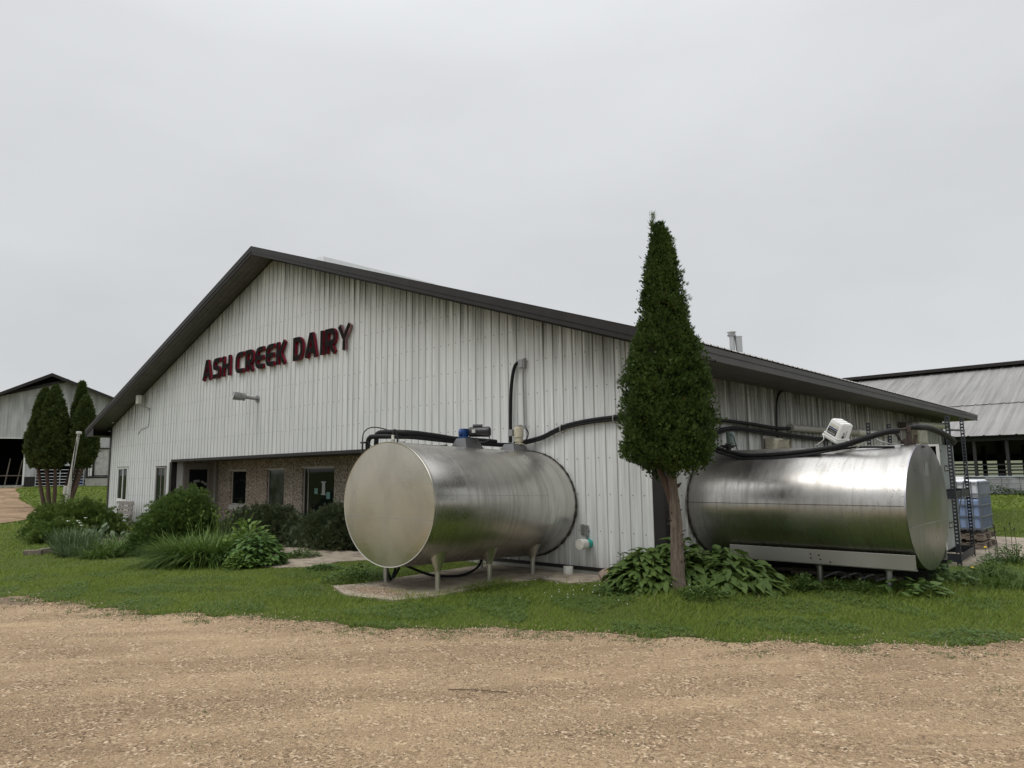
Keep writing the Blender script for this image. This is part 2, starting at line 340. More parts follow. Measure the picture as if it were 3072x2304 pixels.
# exposed aggregate panels
m,t,p=newmat('exposed_aggregate')
g=N(t,'ShaderNodeNewGeometry'); v=N(t,'ShaderNodeTexVoronoi',Scale=38.); t.links.new(g.outputs['Position'],v.inputs['Vector'])
n=N(t,'ShaderNodeTexNoise',Scale=2.,Detail=5.); t.links.new(g.outputs['Position'],n.inputs['Vector'])
s_=N(t,'ShaderNodeSeparateColor'); t.links.new(v.outputs['Color'],s_.inputs[0])
cc=ramp(t,s_.outputs[0],[(0,(.20,.155,.115)),(.35,(.42,.345,.27)),(.65,(.60,.515,.42)),(.9,(.78,.71,.62))],'CONSTANT')
cc=mixc(t,ramp(t,n.outputs[0],[(.35,.3),(.7,0.)]),cc,(.16,.125,.10))
t.links.new(cc,p.inputs['Base Color']); p.inputs['Roughness'].default_value=.85
b=N(t,'ShaderNodeBump',Strength=.8,Distance=.008); t.links.new(v.outputs['Distance'],b.inputs['Height']); b.invert=True; t.links.new(b.outputs[0],p.inputs['Normal']); M['agg']=m
# gravel
m,t,p=newmat('tan_gravel')
g=N(t,'ShaderNodeNewGeometry')
v=N(t,'ShaderNodeTexVoronoi',Scale=55.); t.links.new(g.outputs['Position'],v.inputs['Vector'])
v2=N(t,'ShaderNodeTexVoronoi',Scale=140.); t.links.new(g.outputs['Position'],v2.inputs['Vector'])
mp=N(t,'ShaderNodeMapping'); mp.vector_type='TEXTURE'; mp.inputs['Rotation'].default_value=(0,0,.86); mp.inputs['Scale'].default_value=(2.3,.62,1); t.links.new(g.outputs['Position'],mp.inputs[0])
nl=N(t,'ShaderNodeTexNoise',Scale=.9,Detail=6.,Roughness=.62,Distortion=.6); t.links.new(mp.outputs[0],nl.inputs['Vector'])
nm=N(t,'ShaderNodeTexNoise',Scale=7.,Detail=6.,Roughness=.7); t.links.new(g.outputs['Position'],nm.inputs['Vector'])
s1=N(t,'ShaderNodeSeparateColor'); t.links.new(v.outputs['Color'],s1.inputs[0])
s2=N(t,'ShaderNodeSeparateColor'); t.links.new(v2.outputs['Color'],s2.inputs[0])
stone=ramp(t,s1.outputs[0],[(0,(.09,.060,.036)),(.35,(.22,.152,.092)),(.8,(.39,.280,.172)),(1,(.62,.50,.36))])
fine=ramp(t,s2.outputs[1],[(0,(.14,.096,.057)),(1,(.40,.284,.172))])
cc=mixc(t,ramp(t,nm.outputs[0],[(.42,0.),(.58,1.)]),fine,stone)
dust=ramp(t,nl.outputs[0],[(.45,0.),(.66,.48)])
cc=mixc(t,dust,cc,(.47,.345,.212))
cc=mixc(t,ramp(t,nl.outputs[0],[(.28,.5),(.42,0.)]),cc,(.17,.118,.072))
# damp patch at the lawn's edge on the left
s3=N(t,'ShaderNodeSeparateXYZ'); t.links.new(g.outputs['Position'],s3.inputs[0])
dx=math_(t,'DIVIDE',math_(t,'ADD',s3.outputs[0],6.8),1.25); dy=math_(t,'DIVIDE',math_(t,'SUBTRACT',math_(t,'ADD',s3.outputs[1],7.42),math_(t,'MULTIPLY',math_(t,'ADD',s3.outputs[0],6.8),.25)),.27)
rr=math_(t,'ADD',math_(t,'ADD',math_(t,'MULTIPLY',dx,dx),math_(t,'MULTIPLY',dy,dy)),math_(t,'MULTIPLY',nm.outputs[0],.6))
cc=mixc(t,ramp(t,rr,[(.75,.75),(1.,0.)]),cc,(.14,.105,.075))
t.links.new(cc,p.inputs['Base Color']); p.inputs['Roughness'].default_value=.95; p.inputs['Specular IOR Level'].default_value=.2
h=math_(t,'ADD',math_(t,'MULTIPLY',v.outputs['Distance'],-1.),math_(t,'MULTIPLY',nm.outputs[0],1.6))
b=N(t,'ShaderNodeBump',Strength=.75,Distance=.012); t.links.new(h,b.inputs['Height']); t.links.new(b.outputs[0],p.inputs['Normal']); M['gravel']=m
m,t,p=newmat('pebbles')
g=N(t,'ShaderNodeNewGeometry'); cc=ramp(t,g.outputs['Random Per Island'],[(0,(.13,.09,.058)),(.3,(.25,.178,.112)),(.75,(.38,.28,.18)),(.95,(.50,.40,.28)),(1,(.60,.53,.42))])
t.links.new(cc,p.inputs['Base Color']); p.inputs['Roughness'].default_value=.85; M['pebble']=m
# meadow/lawn soil sheet
m,t,p=newmat('lawn_turf')
g=N(t,'ShaderNodeNewGeometry'); n=N(t,'ShaderNodeTexNoise',Scale=.35,Detail=6.,Roughness=.65); t.links.new(g.outputs['Position'],n.inputs['Vector'])
n2_=N(t,'ShaderNodeTexNoise',Scale=14.,Detail=5.,Roughness=.75); t.links.new(g.outputs['Position'],n2_.inputs['Vector'])
cc=ramp(t,n.outputs[0],[(.3,(.072,.102,.020)),(.55,(.100,.130,.028)),(.75,(.135,.148,.038))])
cc=mixc(t,ramp(t,n2_.outputs[0],[(.35,.7),(.65,0.)]),cc,(.045,.066,.018))
t.links.new(cc,p.inputs['Base Color']); p.inputs['Roughness'].default_value=.95; p.inputs['Specular IOR Level'].default_value=.1
sy_=N(t,'ShaderNodeSeparateXYZ'); t.links.new(g.outputs['Position'],sy_.inputs[0])
cc=mixc(t,ramp(t,math_(t,'DIVIDE',sy_.outputs[1],100.),[(.7,0.),(.9,1.)]),cc,mixc(t,n.outputs[0],(.10,.115,.07),(.17,.18,.12)))   # pale rough pasture beyond the barn
t.links.new(cc,p.inputs['Base Color'])
b=N(t,'ShaderNodeBump',Strength=1.,Distance=.05); t.links.new(n2_.outputs[0],b.inputs['Height']); t.links.new(b.outputs[0],p.inputs['Normal']); M['turf']=m
M.update(
 grass=leafmat('grass_blades',(.095,.160,.020),(.230,.290,.046),.35,patch=.55,dead=(.30,.26,.12,.035)),
 clover=leafmat('clover_leaves',(.060,.115,.026),(.115,.175,.045),.2,patch=2.),
 cedar=leafmat('arborvitae_sprays',(.013,.033,.008),(.095,.148,.030),.2,patch=2.6,dead=(.16,.07,.02,.001)),
 cedarf=leafmat('cedar_sprays',(.032,.055,.015),(.095,.125,.034),.18,patch=1.2),
 yew=leafmat('yew_needles',(.045,.090,.018),(.155,.215,.045),.25,patch=1.6),
 bigb=leafmat('spruce_shrub_needles',(.036,.078,.018),(.125,.185,.040),.25,patch=1.4),
 jun=leafmat('juniper_needles',(.040,.062,.030),(.105,.130,.060),.2,patch=1.5,dead=(.10,.055,.025,.02)),
 hosta=leafmat('hosta_leaves',(.050,.095,.020),(.110,.165,.036),.28,.6,patch=1.5),
 lily=leafmat('daylily_blades',(.060,.115,.020),(.135,.205,.042),.28,.45,patch=1.5),
 iris=leafmat('iris_blades',(.080,.125,.055),(.150,.200,.095),.25,.45,patch=1.5),
 broad=leafmat('peony_leaves',(.045,.105,.025),(.130,.220,.045),.25,.42,patch=1.2),
 lime=leafmat('fresh_lime_leaves',(.11,.19,.035),(.20,.29,.06),.3,.45,patch=2.),
 weed=leafmat('weed_leaves',(.050,.100,.025),(.120,.180,.045),.25,patch=2.),
 grey=leafmat('grey_green_leaves',(.10,.125,.085),(.17,.20,.14),.2,patch=2.),
 bark=simple('shaggy_bark',(.15,.118,.092),.95,var=.45,scale=14,bump=1.,bscale=40,dirt=(.06,.042,.034,.8)),
 bark2=simple('dark_cedar_bark',(.085,.055,.040),.9,var=.3,scale=6,bump=.8),
 hedge=leafmat('rank_weeds',(.030,.060,.018),(.070,.110,.030),.2,patch=.7),
)
for k in ('bark','bark2'):   # stretch bark along the trunk
    t=MATS[M[k].name].node_tree
    mp=N(t,'ShaderNodeMapping'); mp.inputs['Scale'].default_value=(2.4,2.4,.35)
    g=[n for n in t.nodes if n.type=='TEX_COORD'][0]
    for n in [n for n in t.nodes if n.type=='TEX_NOISE']: t.links.new(mp.outputs[0],n.inputs['Vector'])
    t.links.new(g.outputs['Object'],mp.inputs[0])
# ================================================================== GROUND
def sst(t): t=np.clip(t,0,1); return t*t*(3-2*t)
def terr(x,y):
    x=np.asarray(x,float);y=np.asarray(y,float)
    z=-.1+1.1*sst((-x-30)/32)*sst((y+40)/30)
    z=z+.16*np.exp(-((x-.95)**2+(y+1.15)**2)/1.15)            # low mound round the tree
    z=z+.35*np.exp(-(((x-3.6)/3.)**2+((y-21)/4.)**2))+.25*np.exp(-(((x-9)/4.)**2+((y-27)/5.)**2))
    r=np.hypot(x,y)
    z=z+4.5*sst((r-170)/240)*(.7+.3*np.sin(x*.011+1)*np.cos(y*.013))
    z=z+9.*sst((y-95)/120)
    z=z+5.*sst((r-150)/300)*sst((-y+.4*x-40)/150)*(.75+.25*np.sin(x*.017+2))   # hills behind the viewer
    return z
def T1(x,y): return float(terr(x,y))
xs=np.unique(np.round(np.concatenate([np.arange(-70,14,.6),14*1.12**np.arange(0,42)[:], -70*1.14**np.arange(0,26)]),2)); xs=xs[(xs>-1900)&(xs<1900)]
ys=np.unique(np.round(np.concatenate([np.arange(-14,32,.6),32*1.12**np.arange(0,36), -14*1.14**np.arange(0,38)]),2)); ys=ys[(ys>-1900)&(ys<1900)]
XX,YY=np.meshgrid(xs,ys,indexing='ij'); ZZ=terr(XX,YY)
V=np.stack([XX,YY,ZZ],-1).reshape(-1,3); i=np.arange(len(xs)-1)[:,None]*len(ys)+np.arange(len(ys)-1)[None]
Fq=np.stack([i,i+len(ys),i+len(ys)+1,i+1],-1).reshape(-1,4)
tag(npmesh('ground',V,Fq,M['turf'],smooth=True),kind='structure')
def inpoly(P,poly):
    x=P[:,0];y=P[:,1];c=np.zeros(len(P),bool);n=len(poly)
    for i in range(n):
        x0,y0=poly[i];x1,y1=poly[(i+1)%n]
        k=((y0>y)!=(y1>y))&(x<(x1-x0)*(y-y0)/(y1-y0+1e-12)+x0); c^=k
    return c
def jitline(pts,step,amp):
    out=[];
    for a,b in zip(pts[:-1],pts[1:]):
        L=math.dist(a,b);n=max(1,int(L/step))
        for k in range(n):
            t=k/n; x=a[0]+(b[0]-a[0])*t;y=a[1]+(b[1]-a[1])*t
            nx,ny=-(b[1]-a[1])/L,(b[0]-a[0])/L
            j=amp*(math.sin(x*5.1+y*3)+.7*math.sin(x*13.7-y*9)+random.uniform(-.8,.8)); out.append((x+nx*j,y+ny*j))
    out.append(pts[-1]); return out
EDGE=[(-60,-21),(-30,-13.2),(-16,-9.6),(-7.31,-7.27),(-6.67,-7.06),(-5.57,-6.80),(-3.95,-6.42),(-2.95,-5.75),(-1.61,-5.21),(-.7,-4.97),(-.09,-4.34),(.82,-3.78),(1.76,-3.36),(2.22,-3.2),(3.38,-2.49),(4.43,-1.67),(4.79,-1.19),(8,2),(20,9)]
edge=jitline(EDGE[2:-1],.07,.06)
LOT=[(-60,-21),(-30,-13.2)]+edge+[(20,9),(40,9),(40,-17),(6,-19),(-20,-23),(-60,-34)]
def sheet(name,poly,z,mat,th=0.):
    bm=bmesh.new(); vs=[bm.verts.new((x,y,z)) for x,y in poly]
    es=[bm.edges.new((vs[i],vs[(i+1)%len(vs)])) for i in range(len(vs))]
    bmesh.ops.triangle_fill(bm,use_beauty=True,use_dissolve=False,edges=es,normal=(0,0,1))
    if th:
        r=bmesh.ops.extrude_face_region(bm,geom=bm.faces[:]); bmesh.ops.translate(bm,verts=[v for v in r['geom'] if isinstance(v,bmesh.types.BMVert)],vec=(0,0,-th))
    bmesh.ops.recalc_face_normals(bm,faces=bm.faces)
    me=bpy.data.meshes.new(name); bm.to_mesh(me); bm.free()
    if me.polygons and not th and me.polygons[0].normal.z<0: me.flip_normals()
    me.materials.append(mat); return link(name,me)
tag(sheet('gravel_yard',LOT,-.092,M['gravel']),kind='structure')
# gravel lane at far left, following the slope
up_=[(-24.8,-6.2),(-28.5,-2.9),(-29.9,-2.0),(-32,-.7),(-35.4,.35),(-38.2,.62),(-42,1.1),(-45.7,1.5),(-50,2.5),(-55.8,3.5),(-61.8,5.45)]
lo_=[(-27,-12),(-31,-10),(-34,-9),(-36,-8.5),(-38,-8),(-40,-7.5),(-44,-6.5),(-48,-5.5),(-52,-4.5),(-57,-3.5),(-61.8,-3)]
def dens(l,n=60):
    d=np.r_[0,np.cumsum([math.dist(a,b) for a,b in zip(l[:-1],l[1:])])]; u=np.linspace(0,d[-1],n)
    return np.c_[np.interp(u,d,[p[0] for p in l]),np.interp(u,d,[p[1] for p in l])]
A=dens(up_);B=dens(lo_); A[:,1]+=.03*np.sin(np.arange(60)*1.7)
K=14; G=A[:,None]+(B-A)[:,None]*np.linspace(0,1,K)[None,:,None]
Zg=terr(G[...,0],G[...,1])+.035; V=np.concatenate([G,Zg[...,None]],-1).reshape(-1,3)
i=np.arange(59)[:,None]*K+np.arange(K-1)[None]; Fq=np.stack([i,i+K,i+K+1,i+1],-1).reshape(-1,4)
tag(npmesh('gravel_lane',V,Fq,M['lane'],smooth=True),kind='structure')
LANE=[tuple(p) for p in A]+[tuple(p) for p in B[::-1]]
SLAB=[(-3.72,-3.3),(-3.85,-3.62),(-3.6,-3.74),(-2.9,-4.0),(-2.05,-3.80),(-1.85,-3.2),(-1.95,-1.9),(-1.85,-.95),(-1.1,-1.12),(-.88,-.75),(-.85,-.115),(-3.85,-.115)]
SLABV=[(-3.62,-3.3),(-3.7,-3.58),(-3.5,-3.68),(-2.9,-3.9),(-2.2,-3.76),(-2.02,-3.1),(-2.1,-1.9),(-1.95,-.95),(-1.1,-1.08),(-.92,-.7),(-.9,0),(-3.75,0)]
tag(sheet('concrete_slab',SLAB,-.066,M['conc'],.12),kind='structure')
WALK=[(-10.2,-1.5),(-10,-.35),(-7,-.25),(-4.85,-.3),(-4.85,-1.25),(-5.6,-1.15),(-6.35,-1.2),(-6.62,-1.65),(-6.25,-2.45),(-6.7,-2.95),(-7.3,-3.02),(-7.8,-2.6),(-7.9,-1.9),(-8.6,-1.6)]
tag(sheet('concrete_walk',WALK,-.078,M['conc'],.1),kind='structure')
PAD=[(1.1,6.2),(1.6,4.2),(3.3,4.9),(3.35,6.6),(4.6,7.35),(14,8.6),(14,11.9),(1.1,11.6)]
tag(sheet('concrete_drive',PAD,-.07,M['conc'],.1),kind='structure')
RECBED=[(-19.2,-1.6),(-10.5,-1.6),(-10.3,1.5),(-19.2,1.5)]
tag(sheet('soil_bed',[(-18,-3.9),(-13.6,-4.5),(-12,-3.8),(-8.8,-3.6),(-7.9,-3.3),(-7.3,-2.9),(-8.0,-2.4),(-8.8,-1.7),(-10.2,-1.6),(-10.1,1.6),(-19.3,1.6),(-19.3,-.2),(-20.5,-.2)],-.09,M['dirt']),kind='structure')
BED=[(-15.6,-4.2),(-13.6,-4.4),(-12,-3.7),(-8.8,-3.5),(-7.9,-3.2),(-7.3,-2.8),(-8.0,-2.4),(-8.8,-1.7),(-10.2,-1.6),(-10.1,1.6),(-19.3,1.6),(-19.3,-3.)]
# ---- grass
def falls(P):
    k=~inpoly(P,LOT)
    for q in (LANE,SLABV,WALK,PAD,BED): k&=~inpoly(P,q)
    k&=~((P[:,0]>-25.7)&(P[:,0]<.02)&(P[:,1]>-.02)&(P[:,1]<19.6)&~((P[:,0]>-19.3)&(P[:,0]<-6)&(P[:,1]<1.5)))
    return k
def frustum(P,z=0,marg=1.04):
    d=np.c_[P[:,0]-CAM.x,P[:,1]-CAM.y,np.full(len(P),z)-CAM.z]
    f=d@np.array(fw); xx=(d@np.array(rt))/f; yy=(d@np.array(up))/f
    return (f>1)&(np.abs(xx)<.7215*marg)&(np.abs(yy)<.541*marg+.02)
def sample(n,r0,r1,pw):
    u=rng.random(n); e=2-pw; r=(r0**e+u*(r1**e-r0**e))**(1/e)
    th=YAW+rng.uniform(-.68,.68,n)
    return np.c_[CAM.x+r*np.sin(th),CAM.y+r*np.cos(th)],r
def lawn(name,n,r0,r1,pw,hl,wd,seed,keep=None):
    P,r=sample(n,r0,r1,pw); k=falls(P)&frustum(P,-.1,1.06)
    if keep is not None: k&=keep(P)
    P=P[k];r=r[k];n=len(P)
    cl=.5+.5*np.sin(P[:,0]*1.9+np.sin(P[:,1]*2.3)*1.3)*np.cos(P[:,1]*1.6+1.1*np.sin(P[:,0]*1.1))
    az=rng.uniform(0,2*np.pi,n); tilt=rng.uniform(.05,.75,n)
    D=np.c_[np.cos(az)*np.sin(tilt),np.sin(az)*np.sin(tilt),np.cos(tilt)]
    Bd=np.c_[np.cos(az)*.35,np.sin(az)*.35,-rng.uniform(.05,.45,n)]
    L=hl*(.55+.75*cl)*rng.uniform(.55,1.3,n)*(1+np.clip(r-12,0,40)*.010)
    W=wd*rng.uniform(.7,1.3,n)*(1+np.clip(r-9,0,60)*.07)
    z=terr(P[:,0],P[:,1])-.01
    return ribbons(np.c_[P,z],D,Bd,L,W,2,lambda s:(1-s)**.7*(.75+.5*s),side=np.c_[-np.sin(az+.6),np.cos(az+.6),np.zeros(n)])
V1=[lawn('a',420000,6.5,17,1.0,.078,.0070,1),lawn('b',170000,16,34,1.2,.065,.012,2),lawn('c',120000,32,75,1.3,.09,.03,3)]
# taller unmown fringe by the big tank, the slab and round the tree
def near(P):
    a=np.exp(-(((P[:,0]-.9)**2+(P[:,1]+1.1)**2)/.8)); b=np.exp(-((P[:,1]-.9-.25*(P[:,0]-1.5))**2)/.16)*(P[:,0]>.9)*(P[:,0]<4.3)
    c_=np.exp(-((P[:,0]+2.0)**2)/.05)*(P[:,1]>-3.7)*(P[:,1]<-.6); e=np.exp(-(((P[:,0]-3.8)**2+(P[:,1]-3.4)**2)/5.))
    return rng.random(len(P))<np.clip(a+b+c_*.7+e,0,1)
V1.append(lawn('d',130000,8,20,1.0,.15,.0085,4,near))
v,f=merge(V1); tag(npmesh('lawn_grass',v,f,M['grass']),'mown green lawn between the gravel yard and the white dairy building','grass',kind='stuff')
# broad-leaved clover and plantain among the grass
def leaflets(P,h,ln,wd,k=3):
    n=len(P); az=rng.uniform(0,2*np.pi,(n,k)); el=rng.uniform(.1,.9,(n,k))
    D=np.stack([np.cos(az)*np.cos(el),np.sin(az)*np.cos(el),np.sin(el)],-1).reshape(-1,3)
    B=np.repeat(np.c_[P,terr(P[:,0],P[:,1])+rng.uniform(.3,1.,n)*h],k,0)+rng.normal(0,.008,(n*k,3))
    return ribbons(B,D,np.tile([0,0,-.35],(n*k,1)),rng.uniform(.7,1.3,n*k)*ln,rng.uniform(.7,1.2,n*k)*wd,2,lambda s:math.sin(math.pi*min(1,.12+s*.86))**.8)
P,r=sample(90000,6.5,17,1.0); k=falls(P)&frustum(P,-.1)
k&=(np.sin(P[:,0]*2.6+1.3*np.sin(P[:,1]*1.9))*np.cos(P[:,1]*2.9+.8*np.sin(P[:,0]*1.7))>.1)
v,f=leaflets(P[k],.045,.022,.018); tag(npmesh('clover_patches',v,f,M['clover']),'low clover and plantain growing in patches through the lawn','ground cover',kind='stuff')
# sparse tufts straying onto the gravel
e2=np.array(edge); idx=rng.integers(0,len(e2),2600); off=np.abs(rng.normal(0,.26,2600))
dirn=np.array([.58,-.81]); P=e2[idx]+dirn*off[:,None]+rng.normal(0,.05,(2600,2))
cl=(np.sin(P[:,0]*4+2*np.sin(P[:,1]*5))>-.1)|(off<.10); P=P[cl]
B=np.repeat(P,9,0)+rng.normal(0,.022,(len(P)*9,2)); n=len(B); az=rng.uniform(0,2*np.pi,n); ti=rng.uniform(.2,1.2,n)
v1=ribbons(np.c_[B,np.full(n,-.095)],np.c_[np.cos(az)*np.sin(ti),np.sin(az)*np.sin(ti),np.cos(ti)],np.tile([0,0,-.25],(n,1)),rng.uniform(.02,.055,n),rng.uniform(.004,.008,n),2,lambda s:1-.8*s)
P=np.array([(-2.6,-7.1),(-2.0,-6.9),(-1.1,-6.7),(-.6,-6.2),(.6,-7.6),(4.9,-3.2),(-4.4,-7.0),(-3.9,-7.3),(1.2,-7.95),(3.1,-6.0),(4.95,-3.1),(5.0,-3.0),(5.05,-3.25),(4.85,-3.3)]); B=np.repeat(P,26,0)+rng.normal(0,.05,(len(P)*26,2)); n=len(B); az=rng.uniform(0,2*np.pi,n); ti=rng.uniform(.5,1.4,n)
v2=ribbons(np.c_[B,np.full(n,-.094)],np.c_[np.cos(az)*np.sin(ti),np.sin(az)*np.sin(ti),np.cos(ti)],np.tile([0,0,-.25],(n,1)),rng.uniform(.015,.04,n),rng.uniform(.004,.007,n),2,lambda s:1-.8*s)
v,f=merge([v1,v2]); tag(npmesh('stray_weeds',v,f,M['clover']),'thin weeds straying from the lawn edge onto the gravel','weeds',kind='stuff')
# loose stones on the yard
def stones(n,r0,r1,pw,s0,s1):
    P,r=sample(n,r0,r1,pw); k=inpoly(P,LOT)&frustum(P,-.1,1.06)
    d=np.sin(P[:,0]*1.3+2.1*np.sin(P[:,1]*.9))*np.cos(P[:,1]*1.7+1.3*np.sin(P[:,0]*.8)); k&=rng.random(len(P))<np.clip(.35+.75*d,.10,1)
    P=P[k];n=len(P); s=s0+(s1-s0)*rng.random(n)**3
    o=np.array([(1,0,0),(0,1,0),(-1,0,0),(0,-1,0),(0,0,1),(0,0,-1)],float)
    v=o[None]*(rng.uniform(.6,1.3,(n,6))[...,None])*s[:,None,None]; v[...,2]*=.6
    a=rng.uniform(0,6.3,n); ca,sa=np.cos(a)[:,None],np.sin(a)[:,None]; vx=v[...,0]*ca-v[...,1]*sa; vy=v[...,0]*sa+v[...,1]*ca; v=np.stack([vx,vy,v[...,2]],-1)
    v+=rng.normal(0,1,(n,6,3))*s[:,None,None]*.12
    v+=np.c_[P,np.full(n,-.091)][:,None]
    T=np.array([(0,1,4),(1,2,4),(2,3,4),(3,0,4),(1,0,5),(2,1,5),(3,2,5),(0,3,5)])
    return v.reshape(-1,3),(np.arange(n)[:,None,None]*6+T[None]).reshape(-1,3)
def lipstones():
    n=1500; P=np.c_[rng.normal(-2.85,.35,n),rng.normal(-3.50,.16,n)]; s=rng.uniform(.004,.013,n)
    o=np.array([(1,0,0),(0,1,0),(-1,0,0),(0,-1,0),(0,0,1),(0,0,-1)],float)
    v=o[None]*(rng.uniform(.6,1.3,(n,6))[...,None])*s[:,None,None]; v[...,2]*=.8; v+=np.c_[P,np.full(n,-.063)][:,None]
    T=np.array([(0,1,4),(1,2,4),(2,3,4),(3,0,4),(1,0,5),(2,1,5),(3,2,5),(0,3,5)])
    return v.reshape(-1,3),(np.arange(n)[:,None,None]*6+T[None]).reshape(-1,3)
def edgestones():
    e2=np.array(edge); n=5200; i=rng.integers(0,len(e2),n); P=e2[i]+np.array([.58,-.81])*rng.normal(.10,.16,n)[:,None]+rng.normal(0,.05,(n,2))
    s=rng.uniform(.007,.016,n); o=np.array([(1,0,0),(0,1,0),(-1,0,0),(0,-1,0),(0,0,1),(0,0,-1)],float)
    v=o[None]*(rng.uniform(.6,1.3,(n,6))[...,None])*s[:,None,None]; v[...,2]*=.8; v+=np.c_[P,np.full(n,-.088)][:,None]
    T=np.array([(0,1,4),(1,2,4),(2,3,4),(3,0,4),(1,0,5),(2,1,5),(3,2,5),(0,3,5)])
    return v.reshape(-1,3),(np.arange(n)[:,None,None]*6+T[None]).reshape(-1,3)
v,f=merge([stones(120000,2.6,8,1.2,.0028,.0085),stones(100000,6,16,1.2,.004,.0095)]+[edgestones(),lipstones()])
tag(npmesh('loose_gravel',v,f,M['pebble']),'loose tan pebbles strewn over the packed gravel yard','gravel',kind='stuff')
# white chips in front of the slab
# ================================================================== DAIRY BUILDING
BLD=thing('dairy_building','white ribbed steel dairy building with brown gable trim and recessed entrance','building',(-12.8,0,-.1))
def top_f(x): return WZ-RS*abs(x-APX)
def ribprof(a,b,pitch=.2286,h=.020):
    out=[]; k0=math.floor(a/pitch); x=k0*pitch
    while x<b+pitch:
        for dx,hh in ((0,0),(.018,h),(.040,h),(.055,0),(.108,0),(.113,.004),(.123,.004),(.128,0),(.166,0),(.171,.004),(.181,.004),(.186,0)):
            if a<x+dx<b: out.append((x+dx,hh))
        x+=pitch
    return [(a,0)]+out+[(b,0)]
OPEN=[(-24.46,-23.42,.80,2.08),(-20.66,-19.82,.80,2.05),(-19.35,-5.2,-.2,2.25)]
mb=MB()
pr=ribprof(WL+.01,-.01)
cuts=sorted({o[0] for o in OPEN}|{o[1] for o in OPEN}|{APX})
pts=sorted(pr+[(c_,0.0) for c_ in cuts])
for (x0,h0),(x1,h1) in zip(pts[:-1],pts[1:]):
    if x1-x0<1e-4: continue
    xm=(x0+x1)/2; ints=[(0.,None)]
    segs=[(.0,'top')]
    for o in OPEN:
        if o[0]<xm<o[1]: segs=[(.0,o[2]),(o[3],'top')] if o[2]>0 else [(o[3],'top')]
    for a,b in segs:
        za0=a;zb0=top_f(x0) if b=='top' else b;zb1=top_f(x1) if b=='top' else b
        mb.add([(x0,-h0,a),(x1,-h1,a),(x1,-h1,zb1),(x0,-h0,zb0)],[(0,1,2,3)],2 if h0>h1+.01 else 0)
# screws on the ribs' flats
GIRT=[.63*k for k in range(0,13)]
x=-.12
while x>WL+.1:
    sh=0 if x>-8.3 else -.27
    for z in [g+.02 for g in GIRT]+[-10]:
        zz=z+sh if z>0 else -1
        if zz<.02 or zz>top_f(x)-.03: continue
        if any(o[0]-.1<x<o[1]+.1 and o[2]-.05<zz<o[3]+.05 for o in OPEN): continue
        xx=x+random.uniform(-.012,.012); z2=zz+random.uniform(-.012,.012); s=.0065
        mb.box(xx-s,xx+s,-.011,.001,z2-s,z2+s,1)
    x-=.2286
mb.build('wall',[M['front'],M['trim'],M['front_flank']],BLD)
# side wall (right) with eave at 3.36
mb=MB()
pr=ribprof(.01,LEN-.01)
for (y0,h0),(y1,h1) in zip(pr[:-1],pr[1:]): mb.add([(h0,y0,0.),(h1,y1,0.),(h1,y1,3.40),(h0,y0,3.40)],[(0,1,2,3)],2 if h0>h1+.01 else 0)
y=.11
while y<LEN:
    for z in (.63,1.26,1.89,2.52,3.15): s=.0065; mb.box(-.001,.011,y-s,y+s,z-s,z+s,1)
    y+=.2286
mb.build('side_wall',[M['side'],M['trim'],M['side_flank']],BLD)
MB().box(WL,-.02,LEN-.02,LEN,0,3.4).box(WL,WL+.02,.02,LEN-.02,0,3.4).build('rear_wall',M['side'],BLD)
mb=MB(); mb.add([(WL,LEN,3.4),(0,LEN,3.4),(0,LEN,top_f(0)),(APX,LEN,WZ),(WL,LEN,top_f(WL))],[(0,1,2,3,4)]); mb.build('rear_gable',M['side'],BLD)
# foundation and base trim
MB().box(WL-.01,-19.36,-.02,.12,-.3,-.022).build('foundation',M['conc2'],BLD)
MB().box(-5.2,.015,-.02,.12,-.3,-.022).box(-.12,.015,.12,LEN,-.3,-.022).build('foundation',M['conc2'],BLD)
MB().box(WL,-19.36,-.035,.0,-.02,.04).build('base_trim',M['trim'],BLD)
MB().box(-5.2,-.2,-.035,.0,-.02,.04).build('base_trim',M['trim'],BLD)
MB().box(-.01,.035,.2,LEN,-.02,.04).build('base_trim',M['trim'],BLD)
# corner trims
MB().box(-.19,.0,-.026,.0,-.02,top_f(-.19)-.01).box(.0,.026,-.026,.13,-.021,3.37).build('corner_trim',M['trim'],BLD,bevel=.004)
MB().box(WL-.02,WL+.16,-.026,.0,-.02,top_f(WL)+.02).build('corner_trim',M['trim'],BLD,bevel=.004)
MB().box(.0,.026,LEN-.14,LEN,-.02,3.36).build('corner_trim',M['trim'],BLD)
# roof: corrugated slabs
GY=-.655; OV=1.0
def rz(x): return RZ-RS*abs(x-APX)
for sgn,xe in ((1,OV),(-1,WL-.85)):
    mb=MB(); prf=ribprof(GY,LEN+.6,.2286,.019)
    for (y0,h0),(y1,h1) in zip(prf[:-1],prf[1:]):
        zt0,zt1=rz(APX),rz(xe)
        mb.add([(APX,y0,zt0+h0+.006),(APX,y1,zt0+h1+.006),(xe+sgn*.05,y1,zt1+h1-.012),(xe+sgn*.05,y0,zt1+h0-.012)],[(0,1,2,3)])
        mb.add([(APX,y0,zt0+h0),(APX,y1,zt0+h1),(xe+sgn*.05,y1,zt1+h1-.017),(xe+sgn*.05,y0,zt1+h0-.017)],[(0,3,2,1)])
    mb.build('roof',M['roofm'],BLD)
